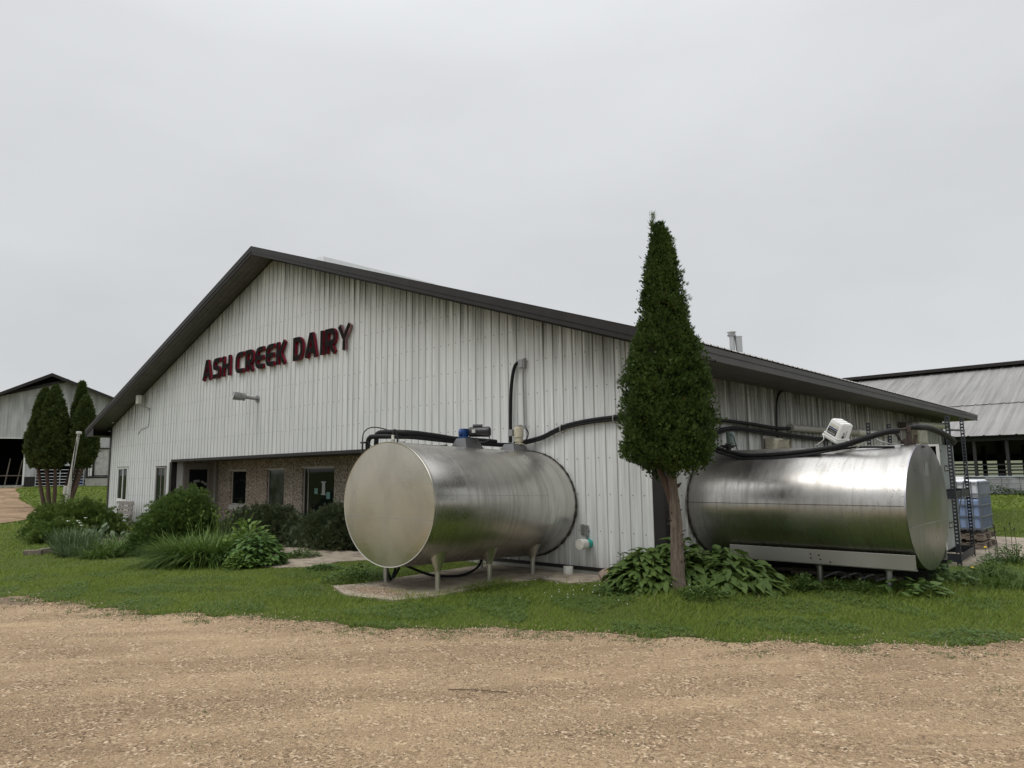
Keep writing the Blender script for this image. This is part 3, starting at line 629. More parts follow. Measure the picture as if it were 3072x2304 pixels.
# rake fascia (two stepped bands), gable soffit
for sgn,xe in ((1,OV+.03),(-1,WL-.86)):
    mb=MB()
    def band(y0,y1,d0,d1,mi=0):
        a=[(APX,rz(APX)+d0),(xe,rz(xe)+d0),(xe,rz(xe)+d1),(APX,rz(APX)+d1)]
        mb.prism(a,lambda u,v,w_:(u,w_,v),y0,y1,mi)
    band(GY-.045,GY+.0,.030,-.115); band(GY-.028,GY-.001,-.115,-.20)
    band(GY-.05,GY+.10,.040,.031)
    mb.build('rake_trim',M['trim'],BLD)
    mb=MB()
    # grooved soffit boards parallel to the rake
    nb=4; y0=GY+.0; wd=(0.0-GY)/nb
    for k in range(nb):
        a=y0+k*wd; d=-.198
        P_=[(APX,rz(APX)+d),(xe,rz(xe)+d),(xe,rz(xe)+d-.006),(APX,rz(APX)+d-.006)]
        mb.prism(P_,lambda u,v,w_:(u,w_,v),a+.004,a+wd-.010)
    P_=[(APX,rz(APX)-.185),(xe,rz(xe)-.185),(xe,rz(xe)-.196),(APX,rz(APX)-.196)]; mb.prism(P_,lambda u,v,w_:(u,w_,v),y0,.0)
    P_=[(APX,rz(APX)-.198),(xe,rz(xe)-.198),(xe,rz(xe)-.24),(APX,rz(APX)-.24)]; mb.prism(P_,lambda u,v,w_:(u,w_,v),-.028,-.021,1)
    mb.build('gable_soffit',[M['trimu'],M['trim']],BLD)
# boxed side eaves
z0=3.356
for sgn,xa,xb in ((1,.0,OV),(-1,WL-.85,WL)):
    mb=MB(); n=4; wd=(xb-xa)/n
    for k in range(n): mb.box(xa+k*wd+.004,xa+(k+1)*wd-.006,GY,LEN+.55,z0,z0+.008)
    mb.box(xa,xb,GY+.002,LEN+.55,z0+.009,z0+.02)
    mb.build('eave_soffit',M['soff'],BLD)
    xo=OV if sgn>0 else WL-.85
    mb=MB()
    a,b=(xo,xo+.022) if sgn>0 else (xo-.022,xo)
    mb.box(a,b,GY-.03,LEN+.56,z0-.012,rz(xo)-.025)
    a,b=(xo+.022,xo+.034) if sgn>0 else (xo-.034,xo-.022)
    mb.box(a,b,GY-.03,LEN+.56,z0+.10,rz(xo)-.03)
    yend=LEN+.55
    mb.add([(min(xa,xb),yend,z0),(max(xa,xb),yend,z0),(max(xa,xb),yend,rz(max(xa,xb))-.03 if sgn>0 else rz(max(xa,xb))-.03),(min(xa,xb),yend,rz(min(xa,xb))-.03)],[(0,1,2,3)])
    # closing triangle at the gable end of the box
    zb=lambda x:rz(x)-.20
    if sgn>0: mb.add([(.0,GY-.004,z0),(OV,GY-.004,z0),(OV,GY-.004,zb(OV)),(0,GY-.004,zb(0))],[(0,1,2,3)])
    else: mb.add([(WL-.85,GY-.004,z0),(WL,GY-.004,z0),(WL,GY-.004,zb(WL)),(WL-.85,GY-.004,zb(WL-.85))],[(0,1,2,3)])
    mb.build('eave_fascia',M['trim'] if sgn<0 else simple('weathered_eave_fascia',(.052,.048,.047),.5,var=.25,scale=1.5,dirt=(.06,.055,.05,.5)),BLD)
# white ridge ventilator
mb=MB()
mb.prism([(APX-.30,8.10),(APX-.30,8.35),(APX,8.41),(APX+.30,8.35),(APX+.30,8.10)],lambda u,v,w_:(u,w_,v),1.5,6.)
mb.build('ridge_ventilator',simple('translucent_white_ridge',(.72,.74,.74),.4,var=.05),BLD)
# roof stacks
sx,sy=-1.82,6.8; zb=rz(sx)
MB().cyl((sx-.06,sy-.07,zb-.1),(sx-.06,sy-.07,5.05),.062,n=16).cyl((sx-.06,sy-.07,5.05),(sx-.06,sy-.07,5.065),.10).cyl((sx-.06,sy-.07,5.075),(sx-.06,sy-.07,5.09),.115).cyl((sx-.06,sy-.07,5.10),(sx-.06,sy-.07,5.15),.085,.095).cyl((sx-.06,sy-.07,5.15),(sx-.06,sy-.07,5.165),.115).build('roof_stack',M['galv'],BLD,smooth=30)
MB().cyl((sx+.07,sy+.06,zb-.1),(sx+.055,sy+.045,5.03),.075,.095,n=18).cyl((sx+.055,sy+.045,5.03),(sx+.055,sy+.045,5.05),.10).build('roof_stack',M['galv'],BLD,smooth=30)
MB().cyl((-2.05,6.55,4.3),(-2.05,6.55,4.70),.045).cyl((-2.05,6.55,4.66),(-2.05,6.55,4.72),.055).build('vent_pipe',M['pvc'],BLD,smooth=30)
# ---- left windows
def window(x0,x1,z0,z1,slider,mat,parts=True):
    mb=MB(); f=.05
    mb.box(x0,x1,-.045,.03,z1-f,z1).box(x0,x1,-.045,.03,z0,z0+f).box(x0,x0+f,-.043,.028,z0+f,z1-f).box(x1-f,x1,-.043,.028,z0+f,z1-f)
    if slider: xm=(x0+x1)/2; mb.box(xm-.03,xm+.03,-.03,.02,z0+f,z1-f).box(x0+f,xm-.03,-.02,.01,z1-f-.03,z1-f).box(x0+f,xm-.03,-.02,.01,z0+f,z0+f+.03)
    else: xm=(x0+x1)/2; mb.box(xm-.015,xm+.015,-.02,.0,z0+f,z1-f)
    fr=mb.build('window',mat,BLD,bevel=.003)
    MB().box(x0+f-.004,x1-f+.004,-.006,.0,z0+f-.004,z1-f+.004).build('pane',M['glass'],fr)
    MB().box(x0-.03,x1+.03,-.055,-.02,z1+.002,z1+.022).build('drip_trim',M['trim'],fr)
    MB().box(x0-.03,x1+.03,-.06,-.02,z0-.03,z0-.002).build('sill',M['white'],fr)
    return fr
window(-24.46,-23.42,.80,2.08,True,M['white'])
window(-20.66,-19.82,.80,2.05,False,M['beigeframe'])
# ---- recess
RD=1.62; RL=-19.35
HB=2.25
MB().box(RL-.02,-5.2,-.045,.0,HB-.055,HB+.03).box(RL-.005,-5.2,.0,.10,HB-.055,HB-.01).build('header_trim',M['trim'],BLD,bevel=.004)
MB().box(RL-.16,RL,-.030,.0,-.05,HB-.056).box(RL,RL+.012,-.03,.16,-.05,HB-.056).build('corner_trim',M['trim'],BLD)
mb=MB()
for k in range(7): mb.box(RL,-5.2,.10+k*.217,.10+k*.217+.205,HB-.03,HB-.02)
mb.box(RL,-5.2,.1,RD,HB-.018,HB-.01); mb.build('recess_ceiling',M['soff'],BLD)
# side wall of recess holding the entrance door (faces +X)
mb=MB(); y=.16
while y<RD:
    yb=min(y+.2286,RD); mb.box(RL-.01,RL+.006,y,yb-.02,-.05,HB-.031); mb.box(RL-.01,RL+.02,yb-.02,yb,-.05,HB-.031); y=yb
mb.build('recess_side_wall',M['side'],BLD)
dr=MB()
D0,D1=.36,1.42; X=RL+.02
dr.box(X,X+.05,D0,D0+.10,-.06,2.17).box(X,X+.05,D1-.10,D1,-.06,2.17).box(X,X+.052,D0,D1,2.08,2.175)
dr.box(X+.005,X+.04,D0+.11,D0+.21,-.04,2.07).box(X+.005,X+.04,D1-.21,D1-.11,-.04,2.07).box(X+.005,X+.041,D0+.11,D1-.11,1.94,2.07).box(X+.005,X+.041,D0+.11,D1-.11,-.04,.2)
door=dr.build('entrance_door',M['beigeframe'],BLD,bevel=.003)
MB().box(X+.012,X+.020,D0+.205,D1-.205,.19,1.945).build('door_glass',M['glass'],door)
MB().box(X+.045,X+.075,D0+.2,D1-.2,.86,.885).build('push_bar',M['alum'],door)
MB().box(RL+.02,RL+.065,RD-.08,RD-.0,-.06,HB-.031).build('corner_trim',M['beigeframe'],BLD)
# arched lettering on the door glass, built from small strokes
GL={'A':[((0,0),(.5,1)),((.5,1),(1,0)),((.2,.4),(.8,.4))],'S':[((1,1),(0,1)),((0,1),(0,.5)),((0,.5),(1,.5)),((1,.5),(1,0)),((1,0),(0,0))],'H':[((0,0),(0,1)),((1,0),(1,1)),((0,.5),(1,.5))],
 'C':[((1,1),(0,1)),((0,1),(0,0)),((0,0),(1,0))],'R':[((0,0),(0,1)),((0,1),(1,1)),((1,1),(1,.5)),((1,.5),(0,.5)),((.4,.5),(1,0))],'E':[((1,1),(0,1)),((0,1),(0,0)),((0,0),(1,0)),((0,.5),(.8,.5))],'K':[((0,0),(0,1)),((0,.5),(1,1)),((0,.5),(1,0))],
 'D':[((0,0),(0,1)),((0,1),(.8,.9)),((.8,.9),(1,.5)),((1,.5),(.8,.1)),((.8,.1),(0,0))],'I':[((.5,0),(.5,1))],'Y':[((0,1),(.5,.5)),((1,1),(.5,.5)),((.5,.5),(.5,0))],
 'M':[((0,0),(0,1)),((0,1),(.5,.4)),((.5,.4),(1,1)),((1,1),(1,0))],'U':[((0,1),(0,0)),((0,0),(1,0)),((1,0),(1,1))],'L':[((0,1),(0,0)),((0,0),(1,0))]}
def strokes(mb,txt,org,U,Vv,Nn,h,wd,sp,th,arc=None):
    org=Vector(org);U=Vector(U);Vv=Vector(Vv);Nn=Vector(Nn); n=len(txt); tot=n*(wd+sp)-sp
    for i,ch in enumerate(txt):
        if ch==' ': continue
        for k,(a,b) in enumerate(GL[ch]):
            def q(p):
                u=i*(wd+sp)+p[0]*wd-tot/2; v=p[1]*h
                if arc: t=u/arc; return ((arc+v)*math.sin(t),(arc+v)*math.cos(t)-arc)
                return (u,v)
            A_=q(a);B_=q(b); a3=org+U*A_[0]+Vv*A_[1]; b3=org+U*B_[0]+Vv*B_[1]
            d=(b3-a3); L=d.length/2; d.normalize(); s=Nn.cross(d)
            mb.obox((a3+b3)/2+Nn*(.0004*k),d*(L+th*.4),s*th/2,Nn*.001)
mb=MB(); strokes(mb,'ASH CREEK DAIRY',(X+.0225,(D0+D1)/2,1.50),(0,1,0),(0,0,1),(1,0,0),.065,.030,.013,.013,arc=.34)
mb.build('door_lettering',M['paper'],door)
# aggregate wall with three windows, each set back
WN=[(-18.35,-17.22,.70,1.89),(-15.80,-14.70,.70,1.90),(-13.62,-11.88,.30,1.92)]
mb=MB(); xs_=[RL]
T_=.14
for a,b,c0,c1 in WN:
    mb.box(xs_[-1],a,RD,RD+T_,-.12,HB); mb.box(a,b,RD,RD+T_,c1,HB); mb.box(a,b,RD,RD+T_,-.12,c0); xs_.append(b)
mb.box(xs_[-1],-5.2,RD,RD+T_,-.12,HB)
for xj in (-16.5,-14.15,-11.2,-9.0): mb.box(xj-.006,xj+.006,RD-.0015,RD+.01,-.1,HB,1)
mb.build('aggregate_wall',[M['agg'],M['trim']],BLD)
MB().box(RL,-5.2,RD+.28,RD+.30,-.1,2.3).box(-5.2,-5.18,.0,RD,-.1,2.3).build('recess_end_wall',M['dark'],BLD)
for i_,(a,b,c0,c1) in enumerate(WN):
    yy=RD+.07; f=.05; mb=MB()
    mb.box(a,b,yy-.02,yy+.04,c1-f,c1).box(a,b,yy-.02,yy+.04,c0,c0+f).box(a,a+f,yy-.018,yy+.038,c0+f,c1-f).box(b-f,b,yy-.018,yy+.038,c0+f,c1-f)
    if i_==2: mb.box(a+.23,a+.26,yy-.01,yy+.02,c0+f,c1-f)
    fr=mb.build('recess_window',M['paleframe'],BLD)
    MB().box(a+f-.004,b-f+.004,yy+.005,yy+.012,c0+f-.004,c1-f+.004).build('pane',M['glass2'] if i_==1 else M['glass'],fr)
    MB().box(a-.02,b+.02,RD-.03,yy,c1-.012,c1+.018).build('head_trim',M['white'],fr)
    if i_<2: MB().box(a-.02,b+.02,RD-.035,yy,c0-.045,c0-.003).box(a-.03,b+.12,RD-.012,RD-.002,c0-.16,c0-.05).build('sill',M['pvc'],fr)
    if i_==1: MB().box(b-.10,b+.02,RD-.011,RD-.002,.0,c0-.165).build('mortar_patch',M['pvc'],fr)
    if i_==2:
        for (u0,u1,v0,v1,mm) in ((-13.03,-12.85,1.12,1.29,'paperg'),(-12.38,-12.19,.98,1.18,'paperg'),(-12.62,-12.46,1.13,1.46,'paper')):
            mb=MB().box(u0,u1,yy-.004,yy+.001,v0,v1)
            if mm=='paper': mb.box(u0-.05,u1+.05,yy-.005,yy+.0005,v1,v1+.035).box(u0-.05,u1+.05,yy-.005,yy+.0005,v0-.035,v0)
            mb.build('notice',M[mm],fr)
# ================================================================== SIGN
SG=thing('wall_sign','ash creek dairy lettering of black faces and crimson edges on the white gable','sign',(-12.6,0,4.75))
LZ,LH,BT=4.785,.64,.128
def offset(pl,w):   # open polyline -> closed outline with mitred joints
    n=len(pl);Lf=[];Rt=[]
    for i,p in enumerate(pl):
        d0=None if i==0 else (Vector(p)-Vector(pl[i-1])).normalized(); d1=None if i==n-1 else (Vector(pl[i+1])-Vector(p)).normalized()
        d0=d0 or d1; d1=d1 or d0
        n0=Vector((-d0.y,d0.x)); n1=Vector((-d1.y,d1.x)); m_=(n0+n1); m_.normalize(); k=w/2/max(.35,m_.dot(n0))
        Lf.append(Vector(p)+m_*k); Rt.append(Vector(p)-m_*k)
    return Lf,Rt
def stroke3d(mb,pl,w,yf,yb,fm=0,sm=1):
    Lf,Rt=offset([Vector(p) for p in pl],w); n=len(pl)
    v=[];
    for y in (yf,yb):
        for q in Lf+Rt: v.append((q.x,y,q.y))
    N2=2*n; f=[];g_=[]
    for i in range(n-1): f.append((i,i+1,n+i+1,n+i)); g_.append((N2+i,N2+n+i,N2+n+i+1,N2+i+1)); g_.append((i,N2+i,N2+i+1,i+1)); g_.append((n+i,n+i+1,N2+n+i+1,N2+n+i))
    g_.append((0,n,N2+n,N2)); g_.append((n-1,N2+n-1,N2+n+n-1,n+n-1))
    mb.add(v,f,fm); b=len(mb.v)-len(v); mb.f+=[tuple(i+b for i in q) for q in g_]; mb.m+=[sm]*len(g_)
def arcpts(cx,cz,rx,rz_,a0,a1,n=6): return [(cx+rx*math.cos(math.radians(a0+(a1-a0)*i/n)),cz+rz_*math.sin(math.radians(a0+(a1-a0)*i/n))) for i in range(n+1)]
def letter(ch,x0,x1):
    h=BT/2; w=x1-x0; xa=x0+h; xb=x1-h; zb_,zt=LZ+h,LZ+LH-h; zm=(zb_+zt)/2; c=.12; st=[]
    if ch=='A': st=[[(x0+h*.9,LZ),(x0+w/2-.035,LZ+LH-h*.55),(x0+w/2+.035,LZ+LH-h*.55),(x1-h*.9,LZ)],[(x0+w*.3,LZ+.19),(x1-w*.3,LZ+.19)]]
    if ch=='S': st=[[(x1-.01,zt)]+arcpts(xa+c,zt-c,c,c,90,180,4)+arcpts(xa+c*.8,zm+c*.8,c*.8,c*.8,180,270,3)[1:]+arcpts(xb-c*.8,zm-c*.8,c*.8,c*.8,90,0,3)+arcpts(xb-c,zb_+c,c,c,0,-90,4)[1:]+[(x0+.02,zb_)]]
    if ch=='H': st=[[(xa,LZ),(xa,LZ+LH)],[(xb,LZ),(xb,LZ+LH)],[(xa+h,zm),(xb-h,zm)]]
    if ch=='C': st=[[(x1-.01,zt)]+arcpts(xa+c*1.3,zt-c*1.3,c*1.3,c*1.3,90,180,5)+arcpts(xa+c*1.3,zb_+c*1.3,c*1.3,c*1.3,180,270,5)+[(x1-.01,zb_)]]
    if ch=='E': st=[[(x1-.01,zt)]+arcpts(xa+c*1.3,zt-c*1.3,c*1.3,c*1.3,90,180,5)+arcpts(xa+c*1.3,zb_+c*1.3,c*1.3,c*1.3,180,270,5)+[(x1-.01,zb_)],[(xa+h*.8,zm),(x1-.03,zm)]]
    if ch=='R': st=[[(xa,LZ),(xa,zt)]+[(xb-c,zt)]+arcpts(xb-c,zt-c,c,c,90,0,4)[1:]+arcpts(xb-c,LZ+.27+c*.9,c,c*.9,0,-90,4)+[(xa+h,LZ+.27)],[(x0+w*.42,LZ+.25),(x1-h*.9,LZ)]]
    if ch=='K': st=[[(xa,LZ),(xa,LZ+LH)],[(x1-h*.9,LZ+LH),(xa+h*1.9,zm),(x1-h*.9,LZ)],[(xa+h,zm),(xa+h*1.5,zm)]]
    if ch=='D': st=[[(xa,zb_),(xa,zt),(xb-c*1.5,zt)]+arcpts(xb-c*1.5,zt-c*1.5,c*1.5,c*1.5,90,0,5)[1:]+arcpts(xb-c*1.5,zb_+c*1.5,c*1.5,c*1.5,0,-90,5)+[(xa+h,zb_)],[(xa-h,LZ+h),(xa+h,LZ+h)]]
    if ch=='I': st=[[(xa,LZ),(xa,LZ+LH)]]
    if ch=='Y': st=[[(x0+h,LZ+LH),((x0+x1)/2,LZ+.30),(x1-h*.8,LZ+LH)],[((x0+x1)/2,LZ+.24),((x0+x1)/2,LZ)]]
    mb=MB()
    for k,s in enumerate(st): stroke3d(mb,s,BT,-.112+.002*k,-.04-.001*k)
    # little stand-offs to the wall
    for z in (LZ+.12,LZ+.5): mb.box((x0+x1)/2-.006+ (xa-(x0+x1)/2 if ch in 'HDK' else 0),(x0+x1)/2+.01+(xa-(x0+x1)/2 if ch in 'HDK' else 0),-.05,.0,z-.01,z+.01,1)
    return mb
LT=[('A',-16.86,-16.17),('S',-16.12,-15.54),('H',-15.47,-14.86),('C',-14.58,-14.0),('R',-13.95,-13.38),('E',-13.33,-12.77),('E',-12.72,-12.17),('K',-12.12,-11.55),('D',-11.22,-10.64),('A',-10.60,-9.95),('I',-9.86,-9.72),('R',-9.64,-9.07),('Y',-9.06,-8.42)]
for i_,(ch,a,b) in enumerate(LT):
    a-=.15; b-=.225
    o=letter(ch,a,b).build('letter',[M['charcoal'],M['crimson']],SG)
    if i_==12: o.data.materials[1]=simple('mixed_pale_crimson_return',(.32,.16,.17),.5,var=.5,scale=9,dirt=(.03,.03,.03,.7)); o['label']='last letter with its side band partly missing'
# ================================================================== WALL FIXTURES
t_=thing('floodlight','grey cylindrical floodlight on a short arm below the sign','light',(-13.44,0,3.9))
fl=Vector((-13.44,-.02,3.92))
MB().cyl(fl+Vector((0,.02,0)),fl+Vector((0,-.03,0)),.10,n=20).cyl(fl+Vector((0,-.03,0)),fl+Vector((-.06,-.36,.03)),.05,n=16).build('arm',M['greymet'],t_,smooth=30)
MB().lathe(fl+Vector((-.06,-.34,.03)),(-.12,-1,.06),[(0,.07),(.03,.115),(.06,.115),(.07,.10),(.12,.10),(.13,.115),(.34,.118),(.345,.10)],24).build('head',M['greymet'],t_,smooth=30)
MB().cyl(fl+Vector((-.102,-.686,.051)),fl+Vector((-.103,-.69,.052)),.095,n=20).build('lens',M['letw'],t_)
t_=thing('wireless_box','small white junction box hanging from the left rake above a dangling cable','box',(-21.95,-.2,4.5))
MB().box(-22.12,-21.90,-.34,-.20,4.40,4.72).build('housing',M['pvc'],t_,bevel=.015)
MB().tube([(-21.98,-.25,4.42),(-21.9,-.22,4.32),(-21.72,-.1,4.26),(-21.62,-.02,4.18)],.018).box(-21.66,-21.58,-.03,0,4.12,4.24).build('bracket',M['greymet'],t_)
MB().tube([(-21.62,-.02,4.2),(-21.61,-.015,3.9),(-21.62,-.015,3.62),(-21.8,-.015,3.52),(-22.3,-.015,3.47),(-22.45,-.015,3.40),(-22.62,-.015,3.30)],.008,n=6).build('cable',M['blackp'],t_)
t_=thing('security_camera','tiny round camera tucked under the soffit near the left corner','camera',(-25.1,-.1,3.9))
MB().cyl((-25.1,-.02,3.93),(-25.1,-.06,3.93),.05,n=14).build('mount',M['greymet'],t_,smooth=30)
MB().lathe((-25.1,-.05,3.93),(.1,-1,-.2),[(0,.04),(.05,.055),(.1,.05),(.12,.03)],14).build('dome',M['pvc'],t_,smooth=40)
t_=thing('junction_box','grey electrical box and long conduit high on the front wall above the big tank','electrical box',(-2.96,0,3.76))
MB().box(-3.04,-2.92,-.10,-.022,3.68,3.84).box(-2.918,-2.895,-.09,-.022,3.66,3.86).build('enclosure',M['greymet'],t_,bevel=.004)
MB().tube([(-2.95,-.06,3.66),(-2.94,-.06,3.0),(-2.93,-.06,2.52)],.017,sub=1).cyl((-2.93,-.06,2.50),(-2.93,-.06,2.56),.03).build('conduit',M['greymet'],t_)
tag(MB().tube([(-3.06,-.07,3.79),(-3.14,-.08,3.72),(-3.21,-.08,3.5),(-3.25,-.08,3.2),(-3.27,-.08,2.75),(-3.27,-.09,2.25)],.034,jit=.03).build('insulated_pipe',M['black'],smooth=40),'black insulated pipe dropping from the grey electrical box to the big tank','pipe')
hb=[(-3.15,-.10,2.235),(-2.96,-.10,2.25),(-2.72,-.09,2.28),(-2.46,-.07,2.33),(-2.2,-.07,2.42),(-2.01,-.06,2.48),(-1.76,-.06,2.53),(-1.36,-.06,2.57),(-.84,-.06,2.59),(-.3,-.06,2.58),(.02,-.07,2.58),(.09,.05,2.58),(.08,.5,2.58)]
t_=thing('wall_hose','pair of black hoses clipped to the front wall between the big tank and the corner','hose',(-1.5,-.05,2.4))
MB().tube(hb,.036,jit=.03).build('hose',M['black'],t_,smooth=40)
MB().tube([(x,y-.015,z-.045) for x,y,z in hb],.020,jit=.03).build('hose',M['black'],t_,smooth=40)
for xx,zz in ((-2.02,2.47),(-.86,2.575)): MB().tube([(xx,-.02,zz-.09),(xx,-.10,zz-.07),(xx,-.115,zz),(xx,-.09,zz+.05),(xx,-.02,zz+.05)],.010,n=6).build('clip',M['alum'],t_)
t_=thing('stub_pipe','capped white and teal drain stub poking out of the front wall beside the tank','pipe',(-1.5,-.1,.44))
MB().cyl((-1.5,.0,.44),(-1.5,-.17,.44),.076,n=24).build('teal_pipe',M['teal'],t_,smooth=30)
MB().lathe((-1.5,-.13,.44),(0,-1,0),[(0,.086),(.13,.088),(.135,.092),(.165,.092),(.17,.086)],24).build('cap',M['pvc'],t_,smooth=30)
MB().box(-1.66,-1.585,-.035,-.02,.58,.76).box(-1.655,-1.59,-.05,-.035,.60,.74).box(-1.575,-1.50,-.06,-.02,.57,.75).box(-1.545,-1.52,-.055,-.02,.5,.57).build('outlet_box',M['greymet'],bevel=.003)
tag(bpy.data.objects['outlet_box'],'small grey outlet box above the white and teal pipe stub','electrical box')
t_=MB().lathe((-1.75,-.30,-.066),(0,0,1),[(0,.083),(.115,.086),(.125,.082)],24).build('pipe_cap',M['pvc'],smooth=30); tag(t_,'round white plastic cap sitting on the slab at the wall foot','cap')
# side wall fixtures
def wallpts(l): return [(x,y,z) for x,y,z in l]
t_=thing('upper_wall_pipe','upper black insulated pipe along the grimy side wall with a thick grey wrapped length','pipe',(.08,5,2.57))
MB().tube([(.09,.3,2.60),(.09,1.94,2.575),(.09,2.6,2.57),(.09,3.4,2.555),(.09,4.2,2.53),(.09,4.75,2.535),(.09,5.2,2.55)],.034,jit=.04).build('hose',M['black'],t_,smooth=40)
MB().tube([(.11,5.1,2.56),(.11,7.6,2.585),(.11,9.5,2.62)],.078,n=16,sub=3).build('wrap',M['pvcg'],t_,smooth=40)
MB().tube([(.11,9.5,2.62),(.11,12.4,2.66)],.078,n=16,sub=3).build('wrap',M['pvc'],t_,smooth=40)
t_=thing('lower_wall_hose','lower pair of black hoses strapped along the side wall under the grey pipe','hose',(.08,4,2.42))
l=[(.10,1.1,2.30),(.10,1.7,2.36),(.10,2.02,2.42),(.10,2.45,2.455),(.10,3.2,2.45),(.10,4.57,2.42),(.10,5.6,2.395),(.10,6.56,2.38),(.10,7.7,2.39),(.10,9.0,2.36)]
MB().tube(l,.034,jit=.04).build('hose',M['black'],t_,smooth=40)
MB().tube([(x+.02,y,z-.045) for x,y,z in l],.018,jit=.04).build('hose',M['black'],t_,smooth=40)
tag(MB().tube([(.05,5.2,3.36),(.05,4.95,3.34),(.05,4.75,3.27),(.05,4.62,3.12),(.05,4.57,2.9),(.05,4.53,2.5),(.05,4.52,2.3)],.022).build('dark_conduit',M['blackp'],smooth=40),'thin dark conduit curving down the side wall from the soffit','conduit')
t_=thing('exhaust_hood','beige sheet metal exhaust hood with a dark round outlet on the side wall','vent',(.2,4.3,2.2))
MB().box(.02,.045,3.82,4.55,1.72,2.36).build('flange',M['alum'],t_)
MB().box(.045,.28,3.84,4.32,1.75,2.31).build('duct',M['beige'],t_,bevel=.05)
MB().cyl((.06,4.06,2.10),(.46,4.15,2.10),.175,.17,n=24,cap=False).cyl((.06,4.06,2.10),(.455,4.149,2.10),.168,.163,n=24,cap=False).build('outlet',M['beige'],t_,smooth=30)
MB().cyl((.40,4.135,2.10),(.402,4.1355,2.10),.160,n=24).build('opening',M['dark'],t_)
t_=thing('second_exhaust_hood','beige vent hood further along the side wall behind the white pail','vent',(.1,8.6,2.2))
MB().box(.02,.30,8.3,9.1,1.9,2.37).build('duct',M['beige'],t_,bevel=.05)
MB().cyl((.2,8.7,2.12),(.34,8.3,2.10),.17,n=20).build('outlet',M['beige'],t_,smooth=30)
t_=thing('eave_vent_pipe','white plastic pipe running under the eave at the far end of the side wall','pipe',(.3,17,3.1))
MB().tube([(.02,14.9,3.02),(.2,14.95,3.03),(.32,15.3,3.04),(.32,18.4,3.13)],.10,n=16).cyl((.32,18.3,3.13),(.32,18.6,3.14),.118,n=16).build('pipe',M['pvc'],t_,smooth=30)
tag(MB().box(.02,.05,13.7,14.6,2.85,3.08).box(.05,.22,13.78,14.5,2.87,3.06).build('louver_box',M['soff'],bevel=.01),'small dark louvre box high on the far side wall','vent')
t_=thing('control_box','cream control box with a ribbed side on the far side wall','electrical box',(.15,15.2,2.7))
MB().box(.02,.35,14.6,15.7,2.45,2.88).build('case',M['beige'],t_,bevel=.02)
mb=MB()
for k in range(6): mb.box(.35,.365,14.7+.15*k,14.78+.15*k,2.5,2.84)
mb.build('ribs',M['pvc'],t_)
# ================================================================== TANK 1
TX,TY0,TZ0,TZ1,TA,TB=-2.875,-3.32,1.215,1.105,1.13,.952
def ering(y,cz,a,b,cx,n=96): return [(cx+a*math.cos(2*math.pi*k/n),y,cz+b*math.sin(2*math.pi*k/n)) for k in range(n)]
tk=thing('milk_tank','stainless steel bulk tank with a beige end disc pushed through the front wall','milk tank',(TX,-1.6,-.07))
n=96; rings=[]
for k in range(29):
    t=k/28; y=TY0+.012+(0.05-TY0-.012)*t; cz=TZ0+(TZ1-TZ0)*t; d=.0025*math.sin(t*9)
    rings.append((y,cz,TA+d,TB+d))
V=[];Fc=[]
for y,cz,a,b in rings: V+=ering(y,cz,a,b,TX,n)
for i in range(len(rings)-1):
    for k in range(n): Fc.append((i*n+k,i*n+(k+1)%n,(i+1)*n+(k+1)%n,(i+1)*n+k))
npmesh('shell',V,Fc,M['tank'],tk,smooth=True)
mb=MB(); V=ering(TY0-.012,TZ0,TA-.012,TB-.012,TX,n)+[(TX,TY0-.03,TZ0)]
mb.add(V,[(k,(k+1)%n,n) for k in range(n)])
mb.build('end_disc',M['tankh'],tk,smooth=60)
mb=MB(); V=ering(TY0-.012,TZ0,TA-.012,TB-.012,TX,n)+ering(TY0-.016,TZ0,TA+.002,TB+.002,TX,n)+ering(TY0+.014,TZ0,TA+.008,TB+.008,TX,n)+ering(TY0+.03,TZ0,TA,TB,TX,n)
mb.add(V,[(j*n+k,j*n+(k+1)%n,(j+1)*n+(k+1)%n,(j+1)*n+k) for j in range(3) for k in range(n)]); mb.build('rim',M['tankh'],tk,smooth=50)
zs=TZ0-.21; xw=TA*math.sqrt(1-(.21/TB)**2)-.02
mb=MB(); mb.add([(TX-xw,TY0-.0145,zs-.006),(TX,TY0-.0285,zs-.006),(TX+xw,TY0-.0145,zs-.006),(TX+xw,TY0-.0145,zs+.006),(TX,TY0-.0285,zs+.006),(TX-xw,TY0-.0145,zs+.006)],[(0,1,4,5),(1,2,3,4)]); mb.build('weld_seam',M['alum'],tk)
mb=MB()
for yy in (-1.55,-.80):   # circumferential weld lines
    t=(yy-TY0)/(0-TY0); cz=TZ0+(TZ1-TZ0)*t; a=ering(yy-.003,cz,TA+.0035,TB+.0035,TX,n); b=ering(yy+.003,cz,TA+.0035,TB+.0035,TX,n)
    mb.add(a+b,[(k,(k+1)%n,n+(k+1)%n,n+k) for k in range(n)])
ang=math.radians(9)
a0=Vector((TX+(TA+.003)*math.cos(ang),TY0+.03,TZ0+(TB+.003)*math.sin(ang))); a1=Vector((TX+(TA+.003)*math.cos(ang),-.8,TZ1+.026+(TB+.003)*math.sin(ang)))
mb.obox((a0+a1)/2,(a1-a0)/2,(.001,0,0),(0,0,.0022))
mb.build('weld_seam',M['alum'],tk)
def ez(x,t): return TZ0+(TZ1-TZ0)*t-TB*math.sqrt(max(.01,1-((x-TX)/TA)**2))
for yy in (-2.85,-1.74,-.67):
    for sx_ in (1,-1):
        xx=TX+sx_*.64; t=(yy-TY0)/(-TY0); zt=ez(xx,t)+.10
        MB().lathe((xx,yy,-.07),(0,0,1),[(0,.052),(.012,.052),(.013,.040),(.27,.040),(.272,.050),(.30,.052),(zt+.07,.150)],24).build('leg',M['tank'],tk,smooth=35)
